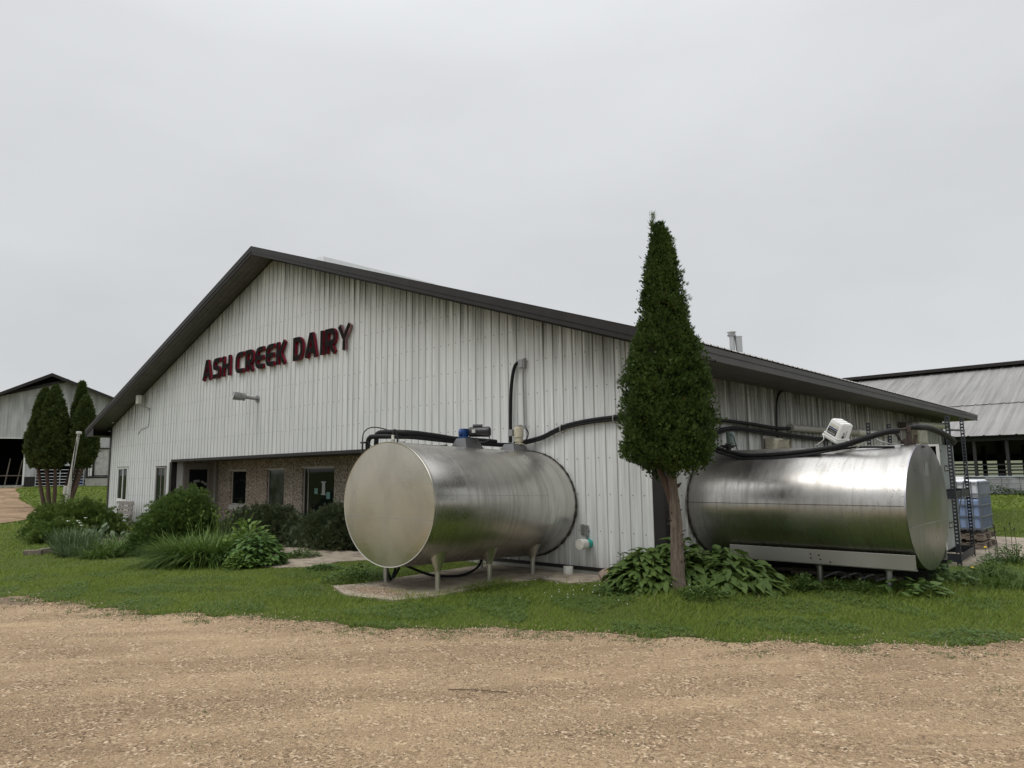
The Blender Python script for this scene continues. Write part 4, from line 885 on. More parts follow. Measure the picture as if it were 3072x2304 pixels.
# mounting saddles on top
def ztop(x,y): t=(y-TY0)/(-TY0); return TZ0+(TZ1-TZ0)*t+TB*math.sqrt(max(0,1-((x-TX)/TA)**2))
def saddle(parent,cx,cy,w,l,zt,zb):
    mb=MB(); mb.add([(cx-w*.5,cy-l*.35,zt),(cx+w*.5,cy-l*.35,zt),(cx+w*.5,cy+l*.35,zt),(cx-w*.5,cy+l*.35,zt),(cx-w*.95,cy-l*.5,zb),(cx+w*.95,cy-l*.5,zb),(cx+w*.95,cy+l*.5,zb),(cx-w*.95,cy+l*.5,zb)],[(0,1,2,3),(0,4,5,1),(1,5,6,2),(2,6,7,3),(3,7,4,0)])
    return mb.build('saddle',M['trimsteel'],parent)
saddle(tk,TX,-1.62,.22,.42,2.27,2.08); saddle(tk,TX,-.42,.22,.42,2.20,2.04)
# foam seal against the wall
pts_=[(TX+(TA+.012)*math.cos(a),-.045,TZ1+(TB+.012)*math.sin(a)) for a in np.linspace(0,2*math.pi,60)]
MB().tube(pts_,.013,n=7,sub=2,jit=.6).build('wall_seal',M['foam'],tk)
# gear motor (blue and black)
t_=thing('agitator_motor','blue gearbox with a black motor on top of the left tank','motor',(TX,-1.6,2.27))
c=Vector((TX+.05,-1.60,2.36))
mb=MB().obox(c+Vector((-.10,-.04,-.0)),(.055,0,0),(0,.055,0),(0,0,.08)).obox(c+Vector((-.10,-.04,-.075)),(.075,0,0),(0,.075,0),(0,0,.012)).cyl(c+Vector((-.17,-.10,.01)),c+Vector((-.10,-.04,.01)),.06,.06,n=12)
for k in range(5): mb.cyl(c+Vector((-.11+.014*k-.03,-.045+.012*k-.03,.0)),c+Vector((-.11+.014*k-.024,-.04+.012*k-.03,.0)),.078,n=16)
mb.build('gearbox',M['blue'],t_,bevel=.004)
ax=Vector((.78,.62,.0))
MB().lathe(c+Vector((-.03,.0,.02)),ax,[(0,.06),(.02,.085),(.30,.088),(.31,.092),(.36,.092),(.39,.06)],24).cyl(c+Vector((.03,.05,.115)),c+Vector((.16,.155,.115)),.038,n=14).build('motor',M['blackp'],t_,smooth=35)
MB().obox(c+Vector((.10,-.005,.03)),ax*.03,(0,0,.028),Vector((.62,-.78,0))*.006).build('label_plate',M['paper'],t_)
MB().tube([c+Vector((.26,.2,-.03)),c+Vector((.28,.2,-.12)),c+Vector((.2,.1,-.16)),c+Vector((.1,.02,-.13))],.009,n=6).build('cable',M['blackp'],t_)
# upright beige motor
t_=thing('upright_motor','beige upright motor with grey switch box on the tank near the wall','motor',(TX-.06,-.42,2.2))
c=Vector((TX+.05,-.34,2.19))
MB().lathe(c,(0,0,1),[(0,.10),(.02,.10),(.021,.065),(.05,.065),(.055,.085),(.10,.085),(.102,.075),(.13,.075),(.132,.092),(.30,.092),(.31,.082),(.33,.080)],24).build('motor',M['beige'],t_,smooth=35)
MB().lathe(c+Vector((0,0,.332)),(0,0,1),[(0,.078),(.025,.078),(.035,.06)],24).build('fan_cowl',M['alum'],t_,smooth=35)
mb=MB().obox(c+Vector((-.105,-.08,.22)),(.05,0.0,0),(0,.045,0),(0,0,.06)); mb.build('switch_box',M['greymet'],t_,bevel=.004)
MB().tube([c+Vector((.10,.09,.30)),c+Vector((.13,.12,.22)),c+Vector((.10,.12,.12)),c+Vector((.05,.1,.06))],.012,n=8).build('cable',M['blackp'],t_)
# hoses along the top of tank 1
t_=thing('tank_top_hose','black insulated hoses lying along the top of the left tank','hose',(-3.3,-1.6,2.25))
MB().tube([(-4.03,-2.86,2.0),(-4.03,-2.86,2.2),(-3.98,-2.86,2.29),(-3.85,-2.84,2.31),(-3.5,-2.65,2.30),(-3.32,-2.4,2.29),(-3.3,-1.82,2.255),(-3.3,-1.4,2.235),(-3.28,-.94,2.215),(-3.25,-.4,2.2),(-3.2,-.12,2.2)],.042,jit=.03,n=12).build('hose',M['black'],t_,smooth=40)
MB().tube([(-3.98,-2.72,2.05),(-3.98,-2.72,2.3),(-3.93,-2.72,2.37),(-3.75,-2.7,2.385),(-3.4,-2.62,2.37),(-3.3,-2.37,2.355),(-3.28,-1.9,2.32),(-3.28,-1.6,2.29),(-3.3,-1.2,2.285),(-3.26,-.5,2.255)],.042,jit=.03,n=12).build('hose',M['black'],t_,smooth=40)
MB().tube([(-4.06,-2.95,1.9),(-4.06,-2.95,2.3),(-4.03,-2.9,2.43),(-3.95,-2.8,2.475),(-3.8,-2.68,2.44),(-3.65,-2.62,2.38)],.010,n=6).build('cable',M['blackp'],t_,smooth=40)
MB().tube([(-4.0,-2.9,2.24),(-3.9,-2.85,2.1),(-3.95,-2.8,2.02),(-4.02,-2.84,2.12)],.006,n=5).tube([(-3.95,-2.8,2.2),(-3.84,-2.76,2.12),(-3.9,-2.75,2.05)],.006,n=5).build('cable',M['blackp'],t_)
MB().box(-4.10,-4.0,-2.97,-2.88,2.2,2.225).box(-4.075,-4.055,-2.96,-2.94,1.9,2.2).build('valve',M['blackp'],t_)
t_=thing('sensor_fitting','small white and black sensor standing on the rim of the left tank','fitting',(TX,-3.2,2.16))
mb=MB().cyl((TX,-3.22,2.155),(TX,-3.22,2.21),.03).build('socket',M['alum'],t_,smooth=30)
MB().cyl((TX,-3.22,2.21),(TX,-3.22,2.28),.022).build('body',M['pvc'],t_,smooth=30)
MB().tube([(TX,-3.22,2.28),(TX+.005,-3.22,2.34),(TX+.03,-3.2,2.36),(TX+.05,-3.18,2.30),(TX+.055,-3.17,2.16)],.014,n=8).build('cable',M['blackp'],t_)
tag(MB().lathe((TX+.09,-3.1,2.155),(0,0,1),[(0,.04),(.02,.04),(.03,.015)],14).build('filler_knob',M['alum'],smooth=30),'small metal knob on top of the left tank behind its rim','fitting')
tag(MB().tube([(-3.46,-2.78,-.04),(-3.60,-2.75,.12),(-3.52,-2.7,.26),(-3.42,-2.72,.16),(-3.44,-2.76,.0),(-3.36,-2.7,.15),(-3.50,-2.66,.24),(-3.3,-2.5,.14),(-3.1,-2.2,-.0),(-2.95,-1.8,-.04),(-3.1,-1.3,-.03),(-3.3,-.9,.05),(-3.4,-.75,.25)],.022,jit=.03).build('drain_hose',M['black'],smooth=40),'black hose lying on the slab beneath the left tank','hose')
# ================================================================== TANK 2
CY,CZ,YA,ZB,XE=1.875,1.11,1.195,.91,3.35
tk=thing('milk_tank','wide stainless bulk tank with grey end disc jutting from the side wall','milk tank',(1.7,CY,-.07))
n=96
def xring(x,a,b,cy=CY,cz=CZ): return [(x,cy+a*math.cos(2*math.pi*k/n),cz+b*math.sin(2*math.pi*k/n)) for k in range(n)]
V=[];Fc=[];R_=28
for k in range(R_): x=-.03+(XE+.03-.004)*k/(R_-1); d=.002*math.sin(x*8); V+=xring(x,YA+d,ZB+d)
for i in range(R_-1):
    for k in range(n): Fc.append((i*n+k,i*n+(k+1)%n,(i+1)*n+(k+1)%n,(i+1)*n+k))
npmesh('shell',V,Fc,M['tank2'],tk,smooth=True)
mb=MB(); V=xring(XE,YA+.012,ZB+.012)+[(XE+.02,CY,CZ)]; mb.add(V,[(k,(k+1)%n,n) for k in range(n)])
V=xring(XE,YA+.012,ZB+.012)+xring(XE-.02,YA+.012,ZB+.012)+xring(XE-.02,YA,ZB); mb.add(V,[(j*n+k,j*n+(k+1)%n,(j+1)*n+(k+1)%n,(j+1)*n+k) for j in range(2) for k in range(n)])
mb.build('end_disc',M['tank2h'],tk,smooth=40)
MB().box(XE+.017,XE+.023,1.76,1.95,1.74,1.748).box(XE+.010,XE+.0185,1.78,1.94,1.55,1.735).build('badge_plate',M['galv'],tk)
MB().box(XE+.0145,XE+.0175,.80,2.90,.86,.868).build('weld_seam',M['galv'],tk)
a_=math.radians(180-(-3)); y_=CY-(YA+.002)*math.cos(math.radians(3))
MB().box(.02,XE-.03,y_-.006,y_+.004,CZ+.035,CZ+.042).build('weld_seam',M['rust'],tk)
# folded lower rails both sides
for sgn in (-1,1):
    mb=MB()
    yr=CY+sgn*.905
    mb.box(.62,XE-.01,yr-.012,yr+.012,.26,.47)
    mb.box(.62,XE-.012,min(yr,yr-sgn*.10),max(yr,yr-sgn*.10),.250,.258)
    mb.build('rail',M['railsteel'],tk,bevel=.004)
for x,z in ((1.92,.40),(1.92,.34),(2.04,.39),(2.06,.33),(2.20,.30)): MB().cyl((x,CY-.918,z),(x,CY-.930,z),.012,n=10).build('bolt',M['rust'],tk)
for lx in (.75,1.95,2.92):
    for ly in (1.20,2.55):
        MB().lathe((lx,ly,-.2),(0,0,1),[(0,.047),(.40,.047),(.401,.058),(.43,.06),(.56,.10)],20).build('leg',M['tank2h'],tk,smooth=35)
pts_=[(.045,CY+(YA+.010)*math.cos(a),CZ+(ZB+.010)*math.sin(a)) for a in np.linspace(0,2*math.pi,60)]
MB().tube(pts_,.012,n=7,sub=2,jit=.6).build('wall_seal',M['foam'],tk)
# clutter under the tank: boards and scrap metal, with dark panels added behind to block brightness
t_=thing('scrap_pile','old boards, grey scrap and added dark blocking panels under the wide tank','scrap',(1.8,1.9,-.1))
for k in range(7):
    x=.6+.33*k; MB().obox((x,1.9+.1*(k%3),-.0),(.34,.05*(k%2),.01),(-.01,.05,0),(0,.002,.025)).build('board',M['wood'],t_)
MB().box(.3,3.3,2.95,3.0,-.15,.28).box(.25,3.2,2.2,2.24,-.15,.10).build('board',M['darkwood'],t_)  # panels added to block the bright ground beyond and keep this dark
for k in range(4): MB().tube([(1.9+.25*k,1.5,.0),(2.1+.25*k,1.62,.08),(2.3+.2*k,1.5,.02)],.015).build('bent_pipe',M['greymet'],t_)
# fittings on top
t_=thing('valve_motor','grey green motor can beside a black flange on the left end of the wide tank','motor',(.28,CY,2.02))
MB().lathe((.24,CY,2.0),(0,0,1),[(0,.05),(.06,.05),(.065,.10),(.085,.10),(.09,.15),(.115,.15),(.12,.06),(.14,.03)],18).build('flange',M['blackp'],t_,smooth=35)
MB().lathe((.30,CY-.02,2.15),(0,0,1),[(0,.074),(.18,.076),(.195,.070),(.205,.03)],20).box(.22,.38,CY-.09,CY+.05,2.13,2.15).cyl((.27,CY,2.09),(.27,CY,2.14),.03).build('motor_can',M['grgreen'],t_,smooth=35)
MB().tube([(.34,CY-.10,2.30),(.40,CY-.12,2.26),(.44,CY-.12,2.12),(.46,CY-.10,2.0)],.008,n=6).build('cable',M['blackp'],t_)
t_=thing('mixer_motor','black mixer motor under the upturned white pail','motor',(2.12,CY,2.02))
MB().lathe((2.12,CY,1.99),(0,0,1),[(0,.10),(.03,.11),(.06,.085),(.14,.085),(.16,.05)],18).cyl((1.93,CY-.04,1.99),(1.93,CY-.04,2.2),.012).cyl((1.97,CY-.04,1.99),(1.97,CY-.04,2.2),.012).build('motor',M['blackp'],t_,smooth=35)
MB().tube([(2.24,CY-.1,2.06),(2.31,CY-.12,2.10),(2.36,CY-.12,2.05),(2.38,CY-.12,1.99)],.009,n=6).build('cable',M['blackp'],t_)
# upturned pail
pa=thing('plastic_pail','white square plastic pail tipped upside down over a motor, with blue and black label','pail',(2.12,CY,2.1))
c0=Vector((2.10,CY-.06,2.13)); az_=Vector((.47,-.16,.868)).normalized(); ux=Vector((.80,-.34,-.50)); ux=(ux-az_*ux.dot(az_)).normalized(); wy=az_.cross(ux)
def PT(u,v,h): return c0+ux*(u*1.13)+wy*(v*1.13)+az_*(h*1.13)
def sqring(h,s,wave=0,r=.025):
    out=[]
    for cx,cy,a0 in ((1,1,0),(-1,1,90),(-1,-1,180),(1,-1,270)):
        for k in range(4):
            a=math.radians(a0+30*k); out.append((cx*(s-r)+r*math.cos(a),cy*(s-r)+r*math.sin(a)))
    return [PT(u,v,h) for u,v in out]
mb=MB(); prof=[(0,.122),(.02,.128),(.022,.136),(.04,.136),(.042,.126),(.055,.126),(.057,.132),(.072,.132),(.074,.121),(.27,.110),(.285,.104)]
V=[];m_=16
for h,s in prof: V+=sqring(h,s)
Fc=[(i*m_+k,i*m_+(k+1)%m_,(i+1)*m_+(k+1)%m_,(i+1)*m_+k) for i in range(len(prof)-1) for k in range(m_)]+[tuple(range(m_)),tuple((len(prof)-1)*m_+k for k in range(m_))]
mb.add(V,Fc)
mb.build('body',M['plastic'],pa,smooth=30)
mb=MB()
for u0 in (-.07,.0,.07): mb.obox(PT(u0,0,.288),ux*.026,wy*.095,az_*.010)
mb.build('base_ribs',M['plastic'],pa,bevel=.006)
lf=-wy if wy.dot(Vector((0,-1,0)))>0 else wy
vs=-1 if (wy.dot(Vector((0,-1,0)))<0) else 1
def LP(u,h,o): s=.121-(h-.074)/(.27-.074)*.011; return PT(u,vs*(s+o),h)
def lab(name,u0,u1,h0,h1,mat,o=.002):
    MB().add([LP(u0,h0,o),LP(u1,h0,o),LP(u1,h1,o),LP(u0,h1,o)],[(0,1,2,3)]).build(name,mat,pa)
lab('label',-.085,.075,.085,.235,simple('pail_label_pale',(.62,.63,.58),.5,var=.25,scale=25,dirt=(.62,.42,.16,.7)),.0015)
lab('label_band',-.085,.075,.168,.186,M['blue'],.0028); lab('label_band',-.085,.075,.085,.162,M['blackp'],.0028)
mb=MB()
for k,(a,b) in enumerate(((-.045,.06),(-.05,.055),(-.06,.06))):
    h=.100+.018*k; mb.add([LP(a,h,.0038),LP(b,h,.0038),LP(b,h+(.010 if k==0 else .004),.0038),LP(a,h+(.010 if k==0 else .004),.0038)],[(0,1,2,3)])
mb.add([LP(-.066+.011*math.cos(t),.105+.011*math.sin(t),.0038) for t in np.linspace(0,2*math.pi,12,endpoint=False)],[tuple(range(12))])
mb.build('label_print',M['paper'],pa)
def RP(v,h,o): s=.121-(h-.074)/(.27-.074)*.011; return PT(s+o,v,h)
mb=MB()
for (v0,v1,h0,h1) in ((-.05,.0,.085,.12),(-.045,-.005,.13,.134),(-.04,-.03,.134,.17),(-.02,-.012,.134,.165),(-.04,-.012,.165,.17),(.01,.014,.1,.2),(.02,.024,.1,.2)): mb.add([RP(v0,h0,.002),RP(v1,h0,.002),RP(v1,h1,.002),RP(v0,h1,.002)],[(0,1,2,3)])
mb.build('side_print',M['blackp'],pa)
MB().tube([PT(-.13,vs*.13,.03),PT(-.05,vs*.16,-.02),PT(-.10,vs*.17,-.12),PT(-.14,vs*.16,-.16)],.006,n=6).build('handle',M['plastic'],pa)
# hoses over tank 2
t_=thing('tank_hose','thick black insulated hose sagging over the wide tank to the rusty valve','hose',(1.6,1.5,2.))
l=[(.09,.85,2.30),(.15,1.05,2.2),(.34,1.2,2.06),(.64,1.25,1.95),(.93,1.24,1.905),(1.35,1.25,1.91),(1.72,1.28,1.935),(2.08,1.3,1.975),(2.4,1.32,2.03),(2.74,1.32,2.13),(2.98,1.4,2.20),(3.12,1.5,2.22)]
MB().tube(l,[.030,.032,.034,.038,.042,.044,.044],jit=.05,n=12).build('hose',M['black'],t_,smooth=40)
MB().tube([(x,y-.05,z-.05) for x,y,z in l[:8]]+[(2.5,1.42,1.99),(3.05,1.5,1.98)],.016,jit=.03,n=8).build('cable',M['black'],t_,smooth=40)
MB().tube([(x,y-.085,z-.065) for x,y,z in l[1:8]],.011,jit=.03,n=7).build('cable',M['black'],t_,smooth=40)
MB().tube([(2.75,1.52,2.18),(2.85,1.5,2.08),(3.0,1.5,2.03),(3.15,1.6,2.01)],.010,n=6).tube([(2.4,1.42,1.98),(2.5,1.4,1.96),(2.62,1.43,2.03),(2.72,1.46,2.12)],.006,n=6).build('cable',M['greymet'],t_)
t_=thing('copper_hose_end','thick black hose running from the rusty valve back to the steel rack','hose',(3.2,3,2.3))
MB().tube([(3.2,1.72,2.27),(3.28,1.95,2.28),(3.26,2.6,2.30),(3.22,3.4,2.28),(3.2,4.2,2.22),(3.15,4.95,2.14),(2.98,5.6,2.12)],[.034,.046,.05,.05,.048,.045],jit=.05,n=12).build('hose',M['black'],t_,smooth=40)
MB().tube([(2.98,1.62,2.24),(3.1,1.66,2.245),(3.22,1.7,2.26)],.016).build('copper_pipe',M['rust'],t_,smooth=40)
t_=thing('outlet_valve','rusty brown upright valve bracket on the end of the wide tank','valve',(3.2,1.7,2.0))
MB().obox((3.21,1.70,2.10),(.024,0,0),(0,.03,0),(0,0,.19)).obox((3.165,1.67,1.99),(.028,0,0),(0,.03,0),(0,0,.12)).obox((3.26,1.74,2.04),(.018,.01,.0),(0,.03,0),(.03,0,.12)).obox((3.32,1.78,1.985),(.06,.02,-.01),(0,.03,0),(0,0,.015)).build('bracket',M['rust'],t_,bevel=.005)
MB().cyl((3.03,1.66,1.965),(3.16,1.67,1.975),.012).cyl((3.12,1.64,2.02),(3.12,1.70,2.02),.03).cyl((3.12,1.64,2.06),(3.12,1.70,2.06),.026).build('valve_body',M['rust'],t_,smooth=30)
MB().tube([(2.88,1.55,2.20),(2.98,1.58,2.21),(3.06,1.62,2.17),(3.09,1.65,2.08)],.022,jit=.1).build('elbow',M['blackp'],t_,smooth=40)
# ================================================================== RACK WITH CONDENSERS
P1=Vector((3.13,4.8,0)); u_=Vector((-.9984,-.056,0)); v_=Vector((-.056,.9984,0)); zz=Vector((0,0,1))
rk=thing('steel_rack','tall open rack of dark slotted steel angles beyond the end of the wide tank','rack',(2.3,6.,-.1))
def RK(a,b,z): return P1+u_*a+v_*b+zz*z
def slotted(name,base,d1,d2,z0,z1,w=.072):
    """angle post: two flanges d1,d2 with real slots"""
    mb=MB()
    for d,o in ((Vector(d1),Vector(d2)),(Vector(d2),Vector(d1))):
        e=o*.002
        mb.obox(base+d*.010+zz*((z0+z1)/2),d*.010,e,zz*((z1-z0)/2)); mb.obox(base+d*(w-.010)+zz*((z0+z1)/2),d*.010,e,zz*((z1-z0)/2))
        z=z0
        while z<z1: mb.obox(base+d*(w/2)+zz*(z+.013),d*(w/2-.019),e*.9,zz*.018); z+=.064
    return mb.build(name,M['rack'],rk)
slotted('post',RK(0,0,0),u_,v_,-.1,2.60); slotted('post',RK(.0,1.80,0),u_,-v_,-.1,2.68); slotted('post',RK(1.40,0,0),-u_,v_,-.1,2.56); slotted('post',RK(1.40,1.80,0),-u_,-v_,-.1,2.62)
for z in (1.18,.06):
    MB().obox(RK(.7,.012,z),u_*.69,v_*.006,zz*.075).obox(RK(.7,1.78,z),u_*.69,v_*.006,zz*.075).obox(RK(.010,.9,z),u_*.004,v_*.88,zz*.065).obox(RK(1.39,.9,z),u_*.004,v_*.88,zz*.065).build('shelf_beam',M['rack'],rk)
a=RK(-.008,1.76,1.76);b=RK(-.008,.12,.86); MB().obox((a+b)/2,(b-a)/2,u_*.003,(b-a).cross(u_).normalized()*.028).build('diagonal_brace',M['rack'],rk)
MB().obox(RK(-.006,.9,2.38),u_*.003,v_*.88+zz*.03,zz*.018).build('tie_bar',M['rack'],rk)
def cabinet(z0,z1,b0,b1,label,grp=None):
    t_=thing('condenser_unit',label,'condenser',tuple(RK(.7,(b0+b1)/2,z0)),'condensers in the rack')
    a0,a1=.20,1.28; f=.05; mb=MB(); th=.012
    def bx(x0,x1,y0,y1,c0,c1,m_=mb): m_.obox(RK((x0+x1)/2,(y0+y1)/2,(c0+c1)/2),u_*((x1-x0)/2),v_*((y1-y0)/2),zz*((c1-c0)/2))
    bx(a0,a0+th,b0,b1,z0,z1); bx(a1-th,a1,b0,b1,z0,z1); bx(a0+th,a1-th,b0,b1,z1-th,z1); bx(a0+th,a1-th,b0,b1,z0,z0+th); bx(a0+th,a1-th,b1-th,b1,z0+th,z1-th)
    mb.build('casing',M['cab'],t_)
    mb=MB(); bx(a0,a0+f,b0-.02,b0-.001,z0,z1,mb); bx(a1-f,a1,b0-.02,b0-.001,z0,z1,mb); bx(a0+f,a1-f,b0-.02,b0-.001,z1-f*.7,z1,mb); bx(a0+f,a1-f,b0-.02,b0-.001,z0,z0+f,mb)
    mb.build('front_frame',M['white'],t_)
    mb=MB(); bx(a0+f,a1-f,b0+.25,b0+.28,z0+.02,z1-.02,mb); mb.build('coil',M['dark'],t_)
    zm=z0+(z1-z0)*.47
    mb=MB(); bx(a0-.004,a0-.0005,b0+.36,b0+.86,zm-.055,zm+.055,mb); pl=mb.build('name_plate',M['blackp'],t_)
    mb=MB(); strokes(mb,'MUELLER',RK(a0-.006,b0+.61,zm-.024),tuple(v_),(0,0,1),tuple(-u_),.048,.040,.024,.012); mb.build('plate_lettering',M['paper'],pl)
    mb=MB(); mb.cyl(RK(a0-.01,b0+.12,z1-.12),RK(a0,b0+.12,z1-.12),.018); mb.build('knob',M['blackp'],t_)
cabinet(1.265,2.10,.05,1.62,'upper grey condenser cabinet with white front frame and dark opening in the rack')
cabinet(.185,1.075,.03,1.60,'lower grey condenser cabinet below the beam of the slotted steel rack')
# ================================================================== TOTE
tt=thing('ibc_tote','caged plastic tote half full of blue liquid behind the steel rack','tote',(2.4,8.6,.3))
x0,x1,y0,y1=1.86,2.93,8.02,9.15
MB().box(x0,x1,y0,y1,.33,1.0).build('liquid',M['toteb'],tt,bevel=.05)
MB().box(x0,x1,y0,y1,1.003,1.40).build('bottle',M['tote'],tt,bevel=.06)
MB().lathe((2.45,8.55,1.39),(0,0,1),[(0,.13),(.06,.13),(.07,.10)],18).build('lid',M['plastic'],tt)
mb=MB()
for z in (.36,.62,.86,1.10,1.34): mb.box(x0-.03,x1+.03,y0-.035,y0-.015,z-.012,z+.012).box(x1+.012,x1+.032,y0-.03,y1+.03,z-.0115,z+.0125).box(x0-.03,x1+.03,y1+.015,y1+.035,z-.012,z+.012).box(x0-.032,x0-.012,y0-.03,y1+.03,z-.0115,z+.0125)
for k in range(9):
    t=k/8; x=x0+(x1-x0)*t; y=y0+(y1-y0)*t
    mb.box(x-.010,x+.010,y0-.022,y0-.004,.31,1.37); mb.box(x1+.004,x1+.022,y-.010,y+.010,.31,1.37)
mb.build('cage',M['cage'],tt)
pl=thing('pallet','stacked grey wooden pallets carrying the caged tote','pallet',(2.4,8.6,-.07))
for lz in (-.07,.115):
    for yb in (y0-.02,8.55,y1-.08): MB().box(x0-.04,x1+.05,yb,yb+.10,lz+.025,lz+.12).build('stringer',M['wood'],pl)
    mb=MB()
    for k in range(6): xx=x0-.04+k*.2; mb.box(xx,xx+.12,y0-.04,y1+.04,lz+.122,lz+.142).box(xx,xx+.12,y0-.04,y1+.04,lz+.0,lz+.022)
    mb.build('deck',M['wood'],pl)
# ================================================================== BARN AT RIGHT
BY=46.2; BE=3.89; BR=64.2; BRZ=10.4; BX0,BX1=-46,60
br=thing('cattle_barn','long open-sided barn with streaked grey steel roof behind the tote','barn',(0,55,-.2))
def broof(x0,x1,ya,za,yb,zb,name,off=0.):
    mb=MB(); pitch=.9; x=x0
    while x<x1:
        q=[(x,0),(x+.10,.05),(x+.2,.0),(x+.9,.0)]
        for (a,ha),(b,hb) in zip(q[:-1],q[1:]): mb.add([(a,ya,za+ha+off),(b,ya,za+hb+off),(b,yb,zb+hb+off),(a,yb,zb+ha+off)],[(0,1,2,3)])
        x+=pitch
    mb.add([(x0,ya,za-.05),(x1,ya,za-.05),(x1,yb,zb-.05),(x0,yb,zb-.05)],[(0,1,2,3)],1)  # underside coloured near black to paint the shade inside the barn
    return mb.build(name,[M['barnroof'],M['darkwood']],br)
# roof with sloping streaks
m,t,p=newmat('streaked_barn_roof'); M['barnroof']=m
g=N(t,'ShaderNodeNewGeometry'); mp=N(t,'ShaderNodeMapping'); mp.inputs['Scale'].default_value=(3.2,.12,.12); t.links.new(g.outputs['Position'],mp.inputs[0])
n=N(t,'ShaderNodeTexNoise',Scale=1.,Detail=7.,Roughness=.7); t.links.new(mp.outputs[0],n.inputs['Vector'])
n5=N(t,'ShaderNodeTexNoise',Scale=.25,Detail=4.); t.links.new(g.outputs['Position'],n5.inputs['Vector'])
cc=ramp(t,n.outputs[0],[(.32,(.145,.14,.135)),(.5,(.22,.215,.207)),(.68,(.30,.295,.285))]); cc=mixc(t,ramp(t,n5.outputs[0],[(.4,0.),(.7,.4)]),cc,(.30,.29,.27))
t.links.new(cc,p.inputs['Base Color']); p.inputs['Roughness'].default_value=.6; p.inputs['Metallic'].default_value=.0
ym=(BY+BR)/2-2.2; zm_=BE+(ym-BY)*(BRZ-BE)/(BR-BY)
broof(BX0,BX1,BY-.35,BE-.10,ym+.3,zm_+.11,'roof_lower'); broof(BX0,BX1,ym,zm_,BR,BRZ,'roof_upper',.06)
MB().add([(BX0,BR,BRZ-.02),(BX1,BR,BRZ-.02),(BX1,82.,3.0),(BX0,82.,3.0)],[(0,1,2,3)]).build('roof_rear',M['darkwood'],br)
for a_,b_ in ((BX0,-8.),(-8.+.004,3.5),(3.504,BX1)): MB().box(a_,b_,BR-.9,BR+.3,BRZ+.05,BRZ+.34).build('ridge_cap',M['trim'],br)
mb=MB().box(BX0,BX1,BY,BY+.06,BE-.45,BE-.08); mb.build('eave_beam',M['darkwood'],br)
for k in range(26):
    x=-22.0+1.85*k if k<14 else 4+3.*(k-14)
    if x>BX1: break
    MB().box(x,x+.18,BY+.05,BY+.25,-.3,BE-.1).build('post',M['darkwood'],br)
for k in range(12): x=-20.9+3.4*k; MB().box(x,x+.45,BY+9,BY+9.4,-.3,6.).build('post',M['darkwood'],br)
for k in range(12): x=-19.4+3.4*k; MB().box(x,x+.35,BY+30,BY+30.3,-.3,3.9).build('post',M['darkwood'],br)
MB().box(BX0,BX1,81.9,82.1,2.4,4.3).box(BX0,BX0+.2,BY+1,82,-.3,8).build('far_fascia',M['darkwood'],br)
for z,y in ((1.86,BY+.3),(1.50,BY+.3),(1.25,BY+.3),(1.95,BY+9.6),(1.45,BY+9.6),(1.7,BY+20),(2.0,BY+30)): MB().box(BX0+2,BX1,y,y+.06,z-.045,z+.045).build('stall_rail',M['darkwood'],br)
# curtain with wire grid
nx=120; V=[]; Fc=[]
xs_=np.linspace(BX0+1,BX1,nx*2); zs_=np.linspace(-.02,1.06,7)
for x in xs_:
    for j,z in enumerate(zs_): V.append((x,BY-.08+.04*math.sin(x*2.1+z*3)+.03*math.sin(x*5.3),z+(.05*math.sin(x*1.3) if j<1 else 0)))
m_=len(zs_)
for i in range(len(xs_)-1):
    for j in range(m_-1): Fc.append((i*m_+j,(i+1)*m_+j,(i+1)*m_+j+1,i*m_+j+1))
npmesh('curtain',V,Fc,M['tarp'],br,smooth=True)
MB().cyl((BX0+1,BY-.1,1.08),(BX1,BY-.1,1.08),.035).build('curtain_pipe',M['cage'],br)
mb=MB()
x=-24
while x<30: mb.box(x-.008,x+.008,BY-.17,BY-.155,-.1,1.1); x+=1.0
for z in (.3,.62,.9): mb.box(-24,30,BY-.175,BY-.165,z-.006,z+.006)
mb.build('wire_grid',M['darkwood'],br)
br.rotation_euler=(0,0,math.radians(-2.2))
# rank weeds at the curtain's foot
n=9000; P=np.c_[rng.uniform(-16,14,n),BY-.9+rng.normal(0,.35,n)]; h=rng.uniform(.0,.62,n)*(.7+.3*np.sin(P[:,0]*1.7))
az=rng.uniform(0,6.28,n); D=np.c_[np.cos(az)*.8,np.sin(az)*.8,rng.uniform(-.1,.9,n)]
v,f=ribbons(np.c_[P,terr(P[:,0],P[:,1])+h],nrm(D),np.tile([0,0,-.3],(n,1)),rng.uniform(.10,.22,n),rng.uniform(.06,.13,n),2,lambda s:math.sin(math.pi*min(1,.1+s*.9))**.7)
tag(npmesh('weed_strip',v,f,M['hedge']),'strip of rank dark weeds along the foot of the grey barn curtain','weeds',kind='stuff')
# ================================================================== BARN AT LEFT
th=math.radians(22); dL=Vector((math.sin(th),math.cos(th),0)); nL=Vector((math.cos(th),-math.sin(th),0)); OL=Vector((-62.8,7.0,0))
bl=thing('gabled_barn','older white steel barn with dark peak and black doorway at far left','barn',(-62.8,7.0,1.))
def BL(s,z,t=0): return OL+dL*s+nL*t+zz*z
def bpan(mb,poly,t0,t1,mi=0): mb.prism(poly,lambda a,b,c_:tuple(BL(a,b,c_)),t0,t1,mi)
def wtop(s): return 9.87-.30*abs(s-1.3) if s<1.3 else 9.87-.40*(s-1.3)
def rtop(s): return 10.42-.5*(.2-s) if s<.2 else 10.42-.41*(s-.2)
mb=MB(); s=-9.0; ops=[(-9.1,-1.37,0,5.0),(-.62,2.95,0,2.75),(3.60,4.60,1.88,4.17)]
k=0
cs=sorted(set([round(-9+.23*i,3) for i in range(84)]+[o[0] for o in ops]+[o[1] for o in ops]))
